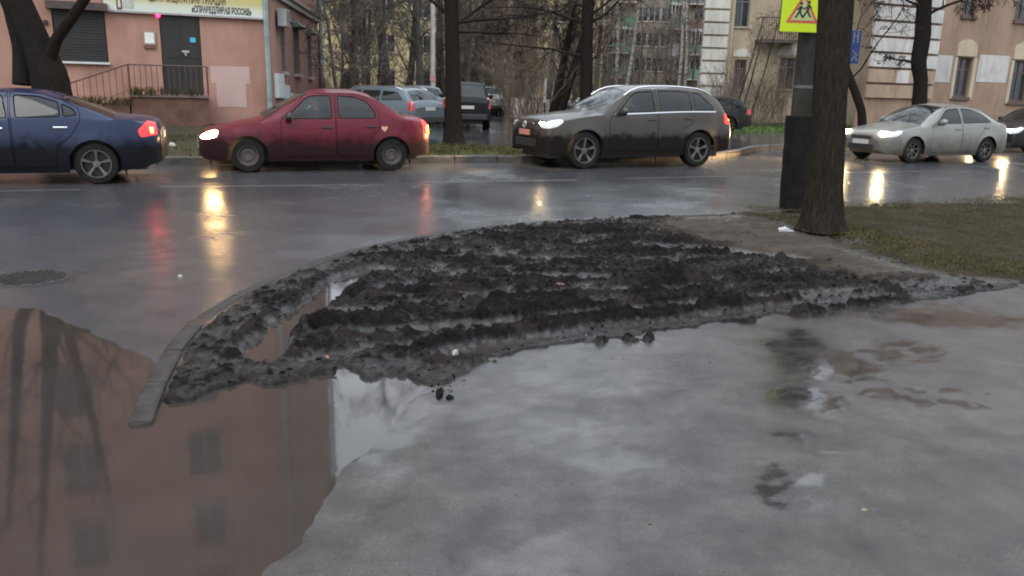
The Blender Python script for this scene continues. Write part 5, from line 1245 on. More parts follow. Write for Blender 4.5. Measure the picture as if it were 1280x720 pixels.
    for (nm, k, side), fs in taken.items():
        if nm == 'windscreen': extract(fs, nm, M_WSG, root, .004)
        elif nm == 'rear_window': extract(fs, nm, S.get('rearglass', M_DARKG), root, .004)
        elif nm == 'window': extract(fs, nm, pieces[k][2], root, .006)
        elif nm == 'seal': extract(fs, 'window_seal' if pieces[k][1] == 'window' else 'door_seam', M_SEAM, root, .003 if pieces[k][1] == 'window' else .008)
        elif nm == 'lens_edge': extract(fs, 'lamp_edge', M_TRIM, root)
        elif nm == 'door': doors.append((extract(fs, nm, paint, root), k, side))
        else: extract(fs, nm, pieces[k][2], root, -.003 if nm == 'headlight' else -.002)
    gone = set(dele)
    for fs in taken.values(): gone.update(fs)
    bmesh.ops.delete(bm, geom=list(gone), context='FACES')
    me = bpy.data.meshes.new('body'); bm.to_mesh(me); bm.free(); body = link('body', me, root, paint)
    if hasattr(me, 'set_sharp_from_angle'): me.set_sharp_from_angle(angle=math.radians(38))
    W = max(p[1] for p in S['plan']); bz = S['belt'][len(S['belt'])//2][1]
    # underbody tub, seats, dash
    m = MB(); f0, f1 = S['ax']; zi = bz-.42
    m.box((Lc/2, 0, .30), (Lc-.5, 2*(W-.30), .2)); m.box(((f0+f1)/2, 0, .42), (f1-f0-2*ra, 2*W-.14, .34)); m.box((f0-.02, 0, .55), (ra*2.4, 2*(W-.30), .42)); m.box((f1+.02, 0, .55), (ra*2.4, 2*(W-.30), .44))
    m.build('underbody', M_TRIM, root)
    m = MB(); m.box((S['cowl']+.30, 0, bz-.14), (.42, 2*W-.3, .2), None, .05); m.build('dashboard', M_INT, root)
    xr0 = S['seat']+1.35; m = MB(); m.box(((xr0+Lc-.16)/2, 0, bz-.20), (Lc-.16-xr0, 2*W-.26, .30), None, .03); m.build('luggage_cover', M_INT, root)
    sx = S['seat']
    for x, w_ in ((sx, .5), (sx+.88, None)):
        for yy in ((-.37, .37) if w_ else (0,)):
            m = MB(); ww = w_ or 2*W-.45
            m.box((x-.12, yy, zi+.0), (.52, ww, .18), None, .05); m.box((x+.20, yy, zi+.30), (.14, ww, .62), Matrix.Rotation(.2, 3, 'Y'), .05)
            for hy in ((yy,) if w_ else (-.38, .38)): m.box((x+.30, hy, zi+.70), (.10, .26, .17), Matrix.Rotation(.2, 3, 'Y'), .04)
            m.build('seat', M_INT, root)
    # wheels
    for xa in S['ax']:
        for sd_ in (-1, 1):
            tw = S.get('tw', .205); yc = sd_*(Wf(xa)-tw/2-.015); fn = lambda a, r, h, yc=yc, sd_=sd_, xa=xa: (xa+r*math.cos(a), yc+sd_*h, Rw+r*math.sin(a)*1.0)
            rr = Rw*S.get('rimf', .66)
            m = MB(); m.lathe([(rr*.98, tw*.40), (rr*1.02, tw*.5), (Rw*.93, tw*.5), (Rw*.985, tw*.42), (Rw, tw*.3), (Rw, -tw*.3), (Rw*.98, -tw*.45), (rr, -tw*.48)], 36, fn)
            wh = m.build('wheel', M_TYRE, root, True); wh.data.name = 'tyre'
            m = MB(); m.lathe([(rr*1.0, tw*.43), (rr*.93, tw*.43), (rr*.90, tw*.1), (rr*.88, -tw*.1), (.001, -tw*.1)], 32, fn); m.build('rim_well', M_TRIM, wh, True)
            m = MB(); m.lathe([(rr*1.0, tw*.41), (rr*.985, tw*.47), (rr*.93, tw*.47), (rr*.90, tw*.36)], 36, fn)
            st_y = S['rim']
            if st_y == 'steel':
                m.lathe([(rr*.90, tw*.36), (rr*.72, tw*.12), (rr*.42, tw*.2), (rr*.36, tw*.12), (rr*.12, tw*.12), (.001, tw*.14)], 32, fn)
                rm_ = S.get('rimmat', M_STEELR)
            else:
                ns = int(st_y); rm_ = S.get('rimmat', M_ALLOY); a0 = .3
                m.lathe([(rr*.26, tw*.22), (rr*.24, tw*.34), (.001, tw*.36)], 20, fn)
                for k in range(ns):
                    a = a0+2*math.pi*k/ns; wi = .52/ns**.5*.5; wo = (1.5 if ns <= 5 else 1.1)/ns*.42
                    pts_ = [(rr*.2, a-wi*1.3, .34), (rr*.2, a+wi*1.3, .34), (rr*.93, a+wo, .42), (rr*.93, a-wo, .42)]
                    top_ = [fn(t, r, tw*h) for r, t, h in pts_]; bot_ = [fn(t, r, tw*(h-.2)) for r, t, h in pts_]
                    m.add(top_+bot_, [(0, 1, 2, 3), (0, 4, 5, 1), (2, 6, 7, 3), (0, 3, 7, 4), (1, 5, 6, 2)])
            m.build('rim', rm_, wh, False)
    # mirrors, handles
    for sd_ in (-1, 1):
        xm, zm = S['mirror']; ym = sd_*(Wf(xm)*.97+.10)
        bmm = bmesh.new(); bmesh.ops.create_icosphere(bmm, subdivisions=2, radius=1)
        for v in bmm.verts: v.co = Vector((xm+v.co.x*(.085 if v.co.x < 0 else .04), ym+v.co.y*.12, zm+v.co.z*.085+.02*v.co.y*sd_))
        me = bpy.data.meshes.new('door_mirror'); bmm.to_mesh(me); bmm.free(); mo = link('door_mirror', me, root, S.get('mirmat', paint), True)
        m = MB(); m.tube([(xm+.02, sd_*(Wf(xm)*.90), zm-.06), (xm, ym, zm-.05)], .022, 6); m.build('mirror_arm', M_TRIM, mo)
        for (hx_, hz2) in S['handles']:
            yh = sd_*(Wf(hx_)*.992+.01-.05*max(0, (hz2-.62)/max(.2, zsh(hx_)-.62))**2*Wf(hx_)); m = MB(); m.box((hx_, yh+sd_*.012, hz2), (.20, .022, .028), None, .008); m.build('door_handle', S.get('hmat', paint), root)
        if S.get('rail'):
            xa, xb = S['rail']; pts_ = []
            for k in range(13):
                x = xa+(xb-xa)*k/12; hh = half(x); yy, zz = hh[NL+NU-1]; lift = .055*min(1, math.sin(math.pi*k/12)*3); pts_.append((x, sd_*(yy-.03), zz+lift+.005))
            m = MB(); m.tube(pts_, .021, 6); m.build('roof_rail', S.get('railmat', M_CHROME), root, True)
        if S.get('strip'):    # chrome strip under the glass
            for xa, xb in S['strip']:
                vs_ = []
                for k in range(15):
                    x = xa+(xb-xa)*k/14; hh = half(x); y_, z_ = hh[NL-1]; y2, z2 = hh[NL]; f = .018/max(.05, (z2-z_))
                    vs_ += [(x, sd_*(y_+.006), z_-.0), (x, sd_*(y_+(y2-y_)*f+.008), z_+.024)]
                m = MB(); m.add(vs_, [(2*k, 2*k+2, 2*k+3, 2*k+1) for k in range(14)]); m.build('chrome_strip', M_CHROME, root)
        if S.get('sill'):
            xa, xb = f0+ra+.03, f1-ra-.03; m = MB(); z_ = zb0((xa+xb)/2); m.box(((xa+xb)/2, sd_*(W*.965), z_+.05), (xb-xa, .05, .11), None, .015); m.build('sill_trim', M_TRIM, root)
        # mud flap
        if S.get('flaps'):
            m = MB(); m.box((f1+ra+.03, sd_*(W-.16), .24), (.012, .2, .26)); m.build('mud_flap', M_TRIM, root)
        # arch lips
        if S.get('lips'):
            for xa in S['ax']:
                pts_ = []
                for k in range(17):
                    a = math.pi*k/16; x = xa-ra*math.cos(a); z = Rw+ra*math.sin(a); hh = half(x); pts_.append((x, sd_*(hh[0][0]+.0), z))
                m = MB(); m.tube(pts_, .022, 5, False); m.build('arch_trim', M_TRIM, root)
    # grille, intake, plates, bumpers
    Wn = Wf(0); gz0, gz1 = S['grille']; m = MB(); m.box((-.008, 0, (gz0+gz1)/2), (.03, Wn*1.25, gz1-gz0), None, .01); gr = m.build('grille', M_TRIM, root)
    for k in range(4): m = MB(); m.box((-.026, 0, gz0+(gz1-gz0)*(k+.5)/4), (.012, Wn*1.2, .012)); m.build('grille_bar', S.get('grillemat', M_CHROME), gr)
    iz0, iz1 = S['intake']; m = MB(); m.box((-.006, 0, (iz0+iz1)/2), (.03, Wn*1.5, iz1-iz0), None, .01); m.build('lower_intake', M_TRIM, root)
    m = MB(); m.box((-.03, 0, S['pf']), (.012, .52, .112)); m.build('number_plate', S.get('platemat', M_PLATE), root)
    m = MB(); m.box((Lc+.012, 0, S['pr']), (.012, .52, .112)); m.build('number_plate', M_PLATE, root)
    if S.get('emblem'):
        e = S['emblem']; m = MB(); cc = [(-.035, .075*math.cos(t_), e+.075*math.sin(t_)) for t_ in [6.283*i/20 for i in range(21)]]; m.tube(cc, .009, 5, False)
        for pp in ([(-.04, .03), (0, -.055)], [(0, -.055), (.04, .03)], [(-.03, .06), (0, .012)], [(0, .012), (.03, .06)]): m.tube([(-.036, a, e+b) for a, b in pp], .008, 4)
        m.build('emblem', M_CHROME, root)
    if S.get('rearlow'): z0_, z1_ = S['rearlow']; m = MB(); m.box((Lc-.02, 0, (z0_+z1_)/2), (.12, 2*Wf(Lc)*.98, z1_-z0_), None, .03); m.build('rear_bumper_trim', M_TRIM, root)
    for (px_, py_, pz_, sx_, sy_, sz_, nm, mt) in S.get('extra', []):
        m = MB(); m.box((px_, py_, pz_), (sx_, sy_, sz_), None, min(sx_, sy_, sz_)*.25); m.build(nm, mt, root, True)
    # wipers
    m = MB(); zc_ = ztop(S['cowl']+.06)
    for yy in (-.15, .38): m.tube([(S['cowl']+.02, yy, zc_+.0), (S['cowl']+.30, yy-.42, ztop(S['cowl']+.30)+.0)], .008, 4)
    m.build('wipers', M_TRIM, root)['kind'] = 'stuff'
    print(name, time.time()-T0); return root
def plan(Lc, W, f=.62, r=.72, rl=.28):
    return [(0, W*f), (.05, W*(f+.16)), (.14, W*(f+.27)), (.32, W*.965), (.75, W*.995), (Lc*.5, W), (Lc-.8, W*.985), (Lc-rl-.05, W*.95), (Lc-.12, W*(r+.15)), (Lc-.04, W*(r+.08)), (Lc, W*r)]
def bott(Lc, g=.19, f=.30, r=.34): return [(0, f), (.10, f-.06), (.4, g+.01), (.8, g), (Lc-.9, g), (Lc-.3, g+.07), (Lc, r)]
def lightsrc(car_root, pos, power, col, aim, ang=75, name='headlight_beam'):
    ld = bpy.data.lights.new(name, 'SPOT'); ld.energy = power; ld.color = col; ld.spot_size = math.radians(ang); ld.spot_blend = .8; ld.shadow_soft_size = .06
    o = bpy.data.objects.new(name, ld); COL.objects.link(o); o.parent = car_root; o.location = pos; o.rotation_euler = Vector(aim).to_track_quat('-Z', 'Y').to_euler(); return o
def two_point(pf, pr, S, side=1):
    """place a car from where its near front and near rear tyre touch the road"""
    a = gp(*pf); b = gp(*pr); d = (b-a); rz = math.atan2(d.y, d.x); W = max(p[1] for p in S['plan'])-.12
    u_ = Vector((math.cos(rz), math.sin(rz), 0)); n_ = Vector((-u_.y, u_.x, 0)); mid = (a+b)/2+n_*W; o = mid-u_*((S['ax'][0]+S['ax'][1])/2); return (o.x, o.y, 0.0), rz
# -- red sedan
P_RED = pm('dirty_red_paint', (.082, .002, .010), rough=.38, coat=.35, metal=0, spec=.15, dirt=(.016, .006, .007), dirt_refl_z=.78)  # low tone is dirt plus a painted reflection of dark road
LOGAN = dict(L=4.25, Rw=.305, ax=(.82, 3.47), top=[(0, .60), (.04, .70), (.12, .755), (.3, .82), (.7, .91), (1.08, .985), (1.5, 1.245), (1.9, 1.445), (2.3, 1.52), (2.75, 1.525), (3.1, 1.45), (3.45, 1.26), (3.80, 1.065), (4.05, 1.035), (4.19, 1.0), (4.25, .90)],
    belt=[(0, .54), (.12, .66), (.5, .79), (1.1, .90), (1.6, .935), (3.3, .965), (3.8, .97), (4.25, .84)], plan=plan(4.25, .87), bot=bott(4.25, .20), cowl=1.1, head=1.93, rh=3.12, rd=3.78, seat=1.95,
    win=[([(1.50, .965), (1.52, 1.0), (1.88, 1.345), (1.98, 1.395), (2.36, 1.41), (2.36, .975)], M_SIDEG), ([(2.47, .98), (2.47, 1.41), (2.80, 1.39), (3.02, 1.31), (3.17, 1.12), (3.18, .99)], M_DARKG)],
    doors=[[(1.42, .28), (1.42, .93), (1.47, 1.0), (1.86, 1.39), (2.0, 1.435), (2.415, 1.445), (2.415, .28)], [(2.43, .28), (2.43, 1.445), (2.83, 1.425), (3.06, 1.345), (3.24, 1.12), (3.24, .80), (3.10, .66), (3.02, .28)]],
    lampf=[([(.015, .60), (.03, .72), (.22, .765), (.34, .75), (.30, .64), (.16, .60)], M_LAMPON)], lampr=[([(4.12, .60), (4.08, .98), (4.20, .97), (4.24, .62)], M_TAILON)],
    mirror=(1.58, 1.0), mirmat=M_TRIM, handles=[(2.26, .82), (3.08, .84)], hmat=M_TRIM, rim='steel', rimf=.62, grille=(.56, .64), intake=(.32, .42), pf=.47, pr=.78, sill=False, tumble=.36)
loc, rz = two_point((311, 215), (489, 213), LOGAN)
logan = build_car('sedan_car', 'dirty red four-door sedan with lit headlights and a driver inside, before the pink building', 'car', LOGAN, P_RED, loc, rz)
m = MB()
hp_ = [(.0, -.055), (.05, .0), (.06, .035), (.035, .055), (0, .035), (-.035, .055), (-.06, .035), (-.05, .0)]
m.prism(hp_, -.002, .002, lambda a, b, c: (3.33+a, -.862+c, .80+b)); m.build('heart_sticker', pm('pale_sticker', (.5, .3, .2)), logan)
lm = MB(); lm.tube([(4.22, -.715, .70), (4.21, -.735, .80), (4.19, -.745, .88)], .02, 6); lm.build('brake_lamp', pm('lit_red_amber_lamp', (.8, .2, .05), rough=.3, emit=(1, .16, .03), estr=1.4), logan)
# -- brown SUV
P_BRN = pm('brown_grey_metallic_paint', (.040, .033, .028), rough=.36, coat=.45, metal=.25, spec=.15, dirt=(.010, .008, .0065), dirt_refl_z=.92)
TOU = dict(L=4.80, Rw=.37, ax=(.94, 3.83), top=[(0, .82), (.03, .92), (.10, .985), (.3, 1.04), (.8, 1.105), (1.28, 1.16), (1.7, 1.42), (2.08, 1.60), (2.5, 1.685), (3.1, 1.705), (3.8, 1.675), (4.25, 1.59), (4.42, 1.50), (4.60, 1.27), (4.70, 1.05), (4.77, .98), (4.80, .86)],
    belt=[(0, .74), (.1, .86), (.6, .98), (1.3, 1.07), (2.2, 1.105), (3.6, 1.155), (4.4, 1.16), (4.65, .98), (4.8, .80)], plan=plan(4.80, .965, .68, .80), bot=bott(4.80, .27, .36, .40), cowl=1.3, head=2.08, rh=4.30, rd=4.64, seat=2.15, tw=.25, arch=.06,
    win=[([(1.72, 1.13), (1.76, 1.19), (2.10, 1.475), (2.24, 1.545), (2.66, 1.58), (2.66, 1.145)], M_SIDEG), ([(2.78, 1.15), (2.78, 1.585), (3.30, 1.59), (3.62, 1.575), (3.62, 1.185)], M_DARKG), ([(3.69, 1.19), (3.69, 1.57), (3.90, 1.545), (4.20, 1.28), (4.22, 1.21)], M_DARKG)],
    doors=[[(1.50, .36), (1.50, .95), (1.62, 1.12), (2.05, 1.50), (2.22, 1.59), (2.715, 1.625), (2.715, .36)], [(2.73, .36), (2.73, 1.625), (3.32, 1.63), (3.66, 1.615), (3.66, .95), (3.36, .78), (3.28, .36)]],
    lampf=[([(.02, .80), (.03, .895), (.20, .96), (.42, .985), (.44, .93), (.30, .84), (.12, .80)], M_LENS)], lampr=[([(4.52, .92), (4.50, 1.13), (4.62, 1.14), (4.78, .97), (4.79, .90)], M_TAILON)],
    mirror=(1.80, 1.15), handles=[(2.55, .99), (3.52, 1.02)], rim='5', rimf=.70, grille=(.78, .90), intake=(.42, .58), pf=.70, pr=.85, rail=(1.95, 4.25), strip=[(1.62, 4.28)], lips=False, emblem=.85, platemat=M_PLATE_PINKLIT, tumble=.40, crown=.09, rearlow=(.42, .60),
    extra=[(.14, -.62, .885, .22, .16, .055, 'headlight_lens', M_LAMPW), (.14, .62, .885, .22, .16, .055, 'headlight_lens', M_LENS), (4.70, -.78, .66, .10, .05, .07, 'side_reflector', M_AMBER), (4.745, -.735, .88, .03, .02, .26, 'indicator', M_AMBER)])
loc, rz = two_point((722, 211), (873, 208), TOU)
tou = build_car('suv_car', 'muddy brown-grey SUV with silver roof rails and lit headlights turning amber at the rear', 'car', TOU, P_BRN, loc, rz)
tou.scale = (1, 1, 1.035)
for e in tou.children:
    if e.name.startswith('headlight_lens'):
        s_ = -1 if e.data.vertices[0].co.y < 0 else 1
        for v in e.data.vertices: v.co.x += .02
# -- silver sedan
P_SIL = pm('silver_paint', (.17, .168, .152), rough=.32, coat=.5, metal=.3, spec=.2, dirt=(.07, .065, .055), dirt_refl_z=.55)
FOC = dict(L=4.49, Rw=.315, ax=(.88, 3.52), top=[(0, .62), (.04, .72), (.12, .78), (.4, .86), (.8, .93), (1.12, .985), (1.6, 1.27), (2.05, 1.445), (2.5, 1.495), (2.9, 1.48), (3.3, 1.40), (3.7, 1.22), (4.02, 1.085), (4.3, 1.06), (4.43, 1.0), (4.49, .88)],
    belt=[(0, .55), (.12, .68), (.6, .82), (1.2, .91), (2.2, .955), (3.6, 1.0), (4.1, .985), (4.49, .82)], plan=plan(4.49, .90), bot=bott(4.49, .18), cowl=1.14, head=2.05, rh=3.30, rd=3.98, seat=2.05,
    win=[([(1.62, .985), (1.66, 1.03), (2.02, 1.315), (2.16, 1.37), (2.50, 1.385), (2.50, .995)], M_DARKG), ([(2.58, 1.0), (2.58, 1.385), (2.95, 1.37), (3.28, 1.26), (3.60, 1.07), (3.60, 1.03)], M_DARKG)],
    doors=[[(1.48, .26), (1.48, .92), (1.58, 1.0), (1.98, 1.345), (2.14, 1.41), (2.535, 1.425), (2.535, .26)], [(2.55, .26), (2.55, 1.425), (2.97, 1.41), (3.30, 1.30), (3.50, 1.15), (3.34, .80), (3.12, .62), (3.06, .26)]],
    lampf=[([(.02, .62), (.03, .73), (.25, .81), (.48, .845), (.46, .76), (.3, .66)], M_LENS)], lampr=[([(4.33, .78), (4.30, 1.0), (4.42, .985), (4.48, .82)], M_TAILON)],
    mirror=(1.70, 1.03), handles=[(2.38, .86), (3.42, .90)], rim='7', rimf=.66, grille=(.60, .66), intake=(.30, .44), pf=.50, pr=.72,
    extra=[(.16, -.60, .725, .24, .19, .085, 'headlight_lens', M_LAMPW), (.16, .60, .725, .24, .19, .085, 'headlight_lens', M_LAMPW)])
loc, rz = two_point((1133, 203.5), (1228, 202), FOC)
foc = build_car('sedan_car', 'silver sedan with glaring headlights in front of the tan building', 'car', FOC, P_SIL, loc, rz)
# -- blue sedan
P_BLU = pm('dark_blue_metallic_paint', (.005, .012, .042), rough=.34, coat=.5, metal=.1, spec=.15, dirt=(.005, .0055, .008), dirt_refl_z=.85)
CIV = dict(L=4.54, Rw=.315, ax=(.90, 3.60), top=[(0, .58), (.04, .68), (.14, .75), (.5, .86), (.95, .97), (1.5, 1.25), (2.0, 1.40), (2.4, 1.435), (2.8, 1.42), (3.2, 1.33), (3.6, 1.18), (3.95, 1.06), (4.3, 1.035), (4.46, 1.0), (4.54, .86)],
    belt=[(0, .52), (.12, .64), (.6, .80), (1.2, .90), (2.2, .955), (3.4, .99), (4.1, .985), (4.54, .80)], plan=plan(4.54, .875), bot=bott(4.54, .18), cowl=1.0, head=2.0, rh=3.15, rd=3.92, seat=2.0,
    win=[([(1.45, .99), (1.9, 1.28), (2.05, 1.33), (2.40, 1.345), (2.46, .995)], M_SIDEG), ([(2.56, 1.0), (2.53, 1.345), (2.85, 1.335), (3.14, 1.25), (3.17, 1.02)], M_DARKG), ([(3.20, 1.02), (3.175, 1.235), (3.34, 1.15), (3.40, 1.05)], M_DARKG)],
    doors=[[(1.42, .26), (1.42, .95), (1.86, 1.31), (2.03, 1.375), (2.47, 1.39), (2.50, .26)], [(2.515, .26), (2.485, 1.39), (2.87, 1.375), (3.2, 1.275), (3.42, 1.15), (3.44, .98), (3.28, .72), (3.10, .60), (3.06, .26)]],
    lampf=[([(.02, .60), (.03, .70), (.3, .80), (.5, .82), (.3, .66)], M_LENS)], lampr=[([(4.26, .72), (4.22, .83), (4.38, 1.0), (4.47, .97), (4.51, .76)], M_TAILON)],
    mirror=(1.60, 1.03), handles=[(2.30, .85), (3.16, .87)], hmat=M_CHROME, rim='5', rimf=.70, grille=(.56, .64), intake=(.28, .42), pf=.48, pr=.74, flaps=True,
    extra=[(4.42, -.735, .83, .06, .035, .10, 'brake_lamp', M_TAILHOT)])
u0 = RD; rear = gp(124, 229.5); rz = math.radians(19.5); u_ = Vector((math.cos(rz), math.sin(rz), 0)); n_ = Vector((-u_.y, u_.x, 0)); o_ = rear+n_*.755-u_*3.60
civ = build_car('sedan_car', 'dark blue sedan cut by the left picture edge with lit red tail light', 'car', CIV, P_BLU, (o_.x, o_.y, 0), rz)
# -- others in the yard and behind
def gz(px, py, z=.125): return gp(px, py, z)
P_LBL = pm('pale_blue_grey_paint', (.075, .098, .112), rough=.36, coat=.4, metal=.2, spec=.2); P_DRK = pm('near_black_paint', (.006, .007, .009), rough=.5, coat=.08, metal=0, spec=.15)
P_WHT = pm('pale_silver_paint', (.24, .24, .22), rough=.32, coat=.7, metal=.3); P_BLK = pm('black_brown_paint', (.010, .009, .009), rough=.4, coat=.3, spec=.15)
def est(L_, H_, W_, belt_, tail, **k):
    s_ = H_/1.5; d = dict(L=L_, Rw=.33, ax=(.90, L_-1.0), cowl=1.2, head=1.95, rh=L_-.46, rd=L_-.14, seat=2.0,
        top=[(0, .66*s_), (.05, .76*s_), (.15, .82*s_), (.6, .93*s_), (1.18, 1.0*s_), (1.6, 1.25*s_), (1.95, 1.42*s_), (2.4, H_), (L_*.7, H_*1.0), (L_-.62, H_*.975), (L_-.48, H_*.94), (L_-.14, belt_+.06), (L_-.06, belt_-.03), (L_, belt_-.12)],
        belt=[(0, .58*s_), (.12, .70*s_), (.6, .84*s_), (1.2, belt_-.04), (L_*.5, belt_), (L_-.55, belt_+.03), (L_-.12, belt_-.0), (L_, belt_-.16)], plan=plan(L_, W_, .64, .84, .15), bot=bott(L_, .22, .34, .36),
        win=[([(1.60, belt_+.02), (1.98, H_*.87), (2.12, H_*.905), (2.50, H_*.91), (2.50, belt_+.02)], M_DARKG), ([(2.58, belt_+.03), (2.58, H_*.91), (3.30, H_*.91), (3.32, belt_+.03)], M_DARKG), ([(3.40, belt_+.05), (3.40, H_*.905), (L_-.72, H_*.88), (L_-.46, belt_+.07)], M_DARKG)],
        doors=[[(1.5, .3), (1.5, belt_-.02), (1.96, H_*.90), (2.54, H_*.945), (2.54, .3)], [(2.555, .3), (2.555, H_*.945), (3.36, H_*.945), (3.36, .9), (3.2, .7), (3.1, .3)]],
        lampf=[([(.02, .60*s_), (.03, .74*s_), (.4, .84*s_), (.4, .76*s_), (.2, .64*s_)], M_LENS)], lampr=[([(L_-.26, .74), (L_-.26, .74+tail), (L_-.10, .73+tail), (L_-.015, .80), (L_-.02, .74)], M_TAIL)],
        mirror=(1.66, belt_+.06), handles=[(2.38, belt_-.12), (3.2, belt_-.11)], rim='7', grille=(.56*s_, .66*s_), intake=(.34, .44), pf=.5, pr=.80, rearlow=(.36, .56), tumble=.30, rearglass=M_DARKG)
    d.update(k); return d
b_ = gz(498, 170)
EST = est(4.7, 1.47, .90, .98, .30, rail=(2.0, 4.1))
def rear_place(px_r, py_r, rz, S, corner=-1):
    """rear bumper corner nearest the camera stands over this ground point"""
    p = gz(px_r, py_r); u_ = Vector((math.cos(rz), math.sin(rz), 0)); n_ = Vector((-u_.y, u_.x, 0)); W = .8; o = p-u_*S['L']-n_*(corner*W); return (o.x, o.y, .125)
rz = math.radians(-30); est_car = build_car('estate_car', 'pale blue-grey estate car with roof rails parked behind the red sedan', 'car', EST, P_LBL, rear_place(519, 169, rz, EST, -1), rz)
XT = est(4.5, 1.70, .885, 1.10, .42, rail=(2.0, 4.0), Rw=.36, railmat=M_TRIM)
rz = math.radians(-86); build_car('suv_car', 'black-blue SUV seen from behind in the yard right of the middle trunk', 'car', XT, P_DRK, rear_place(611, 163, rz, XT, 1), rz)
SM = est(4.2, 1.62, .85, 1.05, .26, Rw=.34)
rz = math.radians(-82); build_car('hatchback_car', 'small pale silver car seen from behind, farthest in the yard', 'car', SM, P_WHT, rear_place(631, 144.5, rz, SM, 1), rz)
rz = math.radians(-70); build_car('estate_car', 'grey car mostly hidden by the middle trunk in the yard', 'car', est(4.4, 1.55, .87, 1.0, .3), P_LBL, rear_place(556, 152, rz, SM, 1), rz)
HB = est(4.2, 1.42, .86, .93, .2)
rz = math.radians(12); p = gz(905, 168); u_ = Vector((math.cos(rz), math.sin(rz), 0)); o_ = p-u_*3.3; build_car('hatchback_car', 'black hatchback half hidden behind the tail of the brown SUV', 'car', HB, P_BLK, (o_.x, o_.y+.7, .125), rz)
rz = math.radians(5); p = gz(716, 148); build_car('sedan_car', 'pale car hidden behind the bonnet of the brown SUV', 'car', dict(FOC, extra=[], lampr=[(FOC['lampr'][0][0], M_TAIL)]), P_WHT, (p.x-1.2, p.y+1, .125), rz)
p = gp(1250, 192); rz = math.radians(22); BK = est(4.3, 1.48, .88, .96, .3, extra=[(.14, -.60, .70, .20, .16, .09, 'headlight_lens', M_LAMPW), (.14, .60, .70, .20, .16, .09, 'headlight_lens', M_LAMPW)])
bk = build_car('hatchback_car', 'dark car entering at the right picture edge with a dazzling headlight', 'car', BK, P_BLK, (p.x+.1, p.y+.9, 0), rz)
# beams of the lit headlamps, and the glow of lit tail lamps
for cr_, pz in ((logan, .69), (tou, .88), (foc, .72), (bk, .70)):
    for yy in (-.6, .6): lightsrc(cr_, (-.06, yy, pz), 450 if cr_ is foc else 230 if cr_ is tou else 120, (1, .62, .28), (-1, 0, -.10), 80)
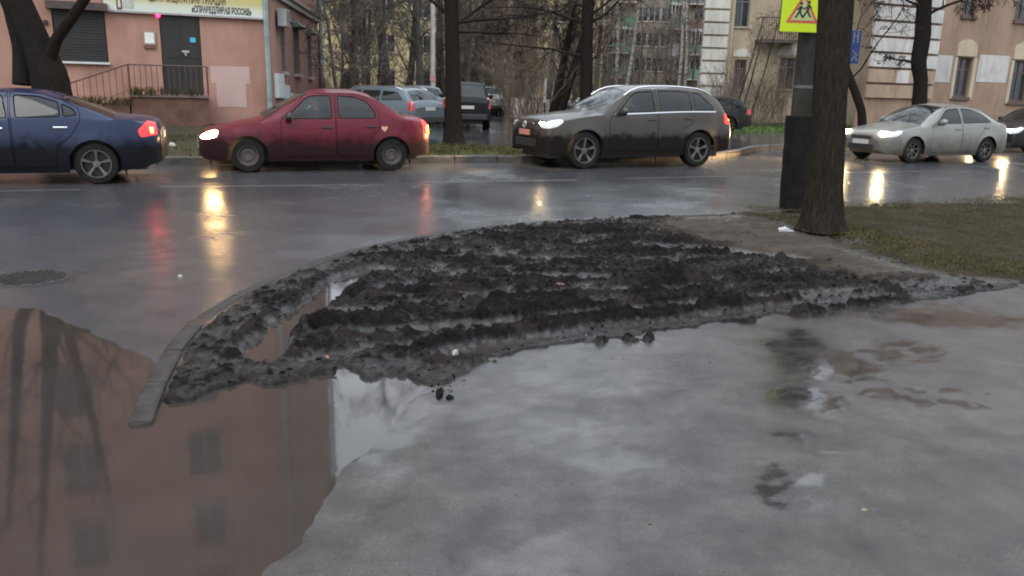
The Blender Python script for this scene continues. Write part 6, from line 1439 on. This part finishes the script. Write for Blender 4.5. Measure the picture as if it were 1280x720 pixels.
# ================================================================== DRIVERS
def person(name, label, car_root, local, jacket, hair):
    root = thing(name, label, 'person', car_root.matrix_basis @ Vector(local) if False else (0, 0, 0))
    M_ = Matrix.Translation(car_root.location) @ Matrix.Rotation(car_root.rotation_euler.z, 4, 'Z'); root.matrix_world = M_ @ Matrix.Translation(local)
    V = [(0, 0, 0), (.03, 0, .18), (.05, 0, .36), (.06, 0, .47), (.055, 0, .545), (.045, 0, .62), (.04, 0, .72),
         (.05, .17, .44), (-.10, .22, .22), (-.34, .14, .30), (-.41, .12, .33), (.05, -.17, .44), (-.10, -.22, .22), (-.34, -.14, .30), (-.41, -.12, .33),
         (-.12, .11, -.0), (-.46, .13, .06), (-.62, .12, -.28), (-.12, -.11, 0), (-.46, -.13, .06), (-.62, -.12, -.28)]
    E_ = [(0, 1), (1, 2), (2, 3), (3, 4), (4, 5), (5, 6), (3, 7), (7, 8), (8, 9), (9, 10), (3, 11), (11, 12), (12, 13), (13, 14), (0, 15), (15, 16), (16, 17), (0, 18), (18, 19), (19, 20)]
    R_ = [.15, .15, .165, .12, .055, .085, .08, .075, .05, .036, .03, .075, .05, .036, .03, .10, .075, .055, .10, .075, .055]
    me = bpy.data.meshes.new('body'); me.from_pydata(V, E_, []); o = bpy.data.objects.new('body', me); COL.objects.link(o)
    sk = o.modifiers.new('s', 'SKIN'); lay = me.skin_vertices[0] if len(me.skin_vertices) else None
    if lay is None: me.skin_vertices.new() if hasattr(me.skin_vertices, 'new') else None
    for i, r in enumerate(R_): me.skin_vertices[0].data[i].radius = (r, r)
    me.skin_vertices[0].data[0].use_root = True
    sb = o.modifiers.new('u', 'SUBSURF'); sb.levels = 1; dg = bpy.context.evaluated_depsgraph_get(); dg.update()
    nm = bpy.data.meshes.new_from_object(o.evaluated_get(dg)); bpy.data.objects.remove(o)
    b = link('body', nm, root, [jacket, pm('driver_skin', (.32, .18, .13))], True)
    for p in nm.polygons: p.material_index = 1 if (p.center.z > .50 or p.center.x < -.36 and p.center.z > .2) else 0
    # nose, ears, hair, hands
    m = MB(); m.add([(-.045, 0, .70), (-.062, .014, .655), (-.062, -.014, .655), (-.075, 0, .658)], [(0, 1, 3), (0, 3, 2), (1, 2, 3)]); m.build('nose', MATS['driver_skin'], root)
    bm = bmesh.new(); bmesh.ops.create_icosphere(bm, subdivisions=2, radius=1)
    for v in bm.verts: v.co = Vector((.058+v.co.x*.092, v.co.y*.088, .715+v.co.z*(.09 if v.co.z > 0 else .06)))
    bmesh.ops.delete(bm, geom=[v for v in bm.verts if v.co.x < .0 and v.co.z < .735], context='VERTS')
    h = bpy.data.meshes.new('hair'); bm.to_mesh(h); bm.free(); link('hair', h, root, hair, True)
    for s_ in (-1, 1):
        m = MB()
        for k in range(4): m.tube([(-.42, s_*.12, .335-.018*k+.03), (-.455, s_*.11, .33-.018*k+.03), (-.462, s_*.085, .325-.018*k+.03), (-.44, s_*.07, .32-.018*k+.03)], [.010, .010, .009, .007], 5)
        m.tube([(-.41, s_*.10, .36), (-.43, s_*.075, .375), (-.445, s_*.06, .37)], [.012, .011, .009], 5); m.build('hand', MATS['driver_skin'], root, True)
    return root
M_JKT = pm('dark_jacket', (.02, .02, .022), (.035, .033, .034), 5, .85); M_HAIR = pm('dark_hair', (.015, .012, .01), (.03, .025, .02), 30, .7)
person('person', 'driver in a dark jacket at the wheel of the red sedan', logan, (2.08, -.37, .62), M_JKT, M_HAIR)
person('person', 'driver in dark clothes at the wheel of the brown SUV', tou, (2.28, -.38, .80), M_JKT, M_HAIR)
for cr_, sx_, z_ in ((logan, 1.62, .93), (tou, 1.82, 1.11)):
    m = MB(); m.tube([(sx_+.06*math.sin(t_)*.5, -.37+.18*math.cos(t_), z_+.18*math.sin(t_)) for t_ in [6.283*i/16 for i in range(17)]], .014, 5, False); m.build('steering_wheel', M_TRIM, cr_)
print('done', time.time()-T0, len(bpy.data.objects))
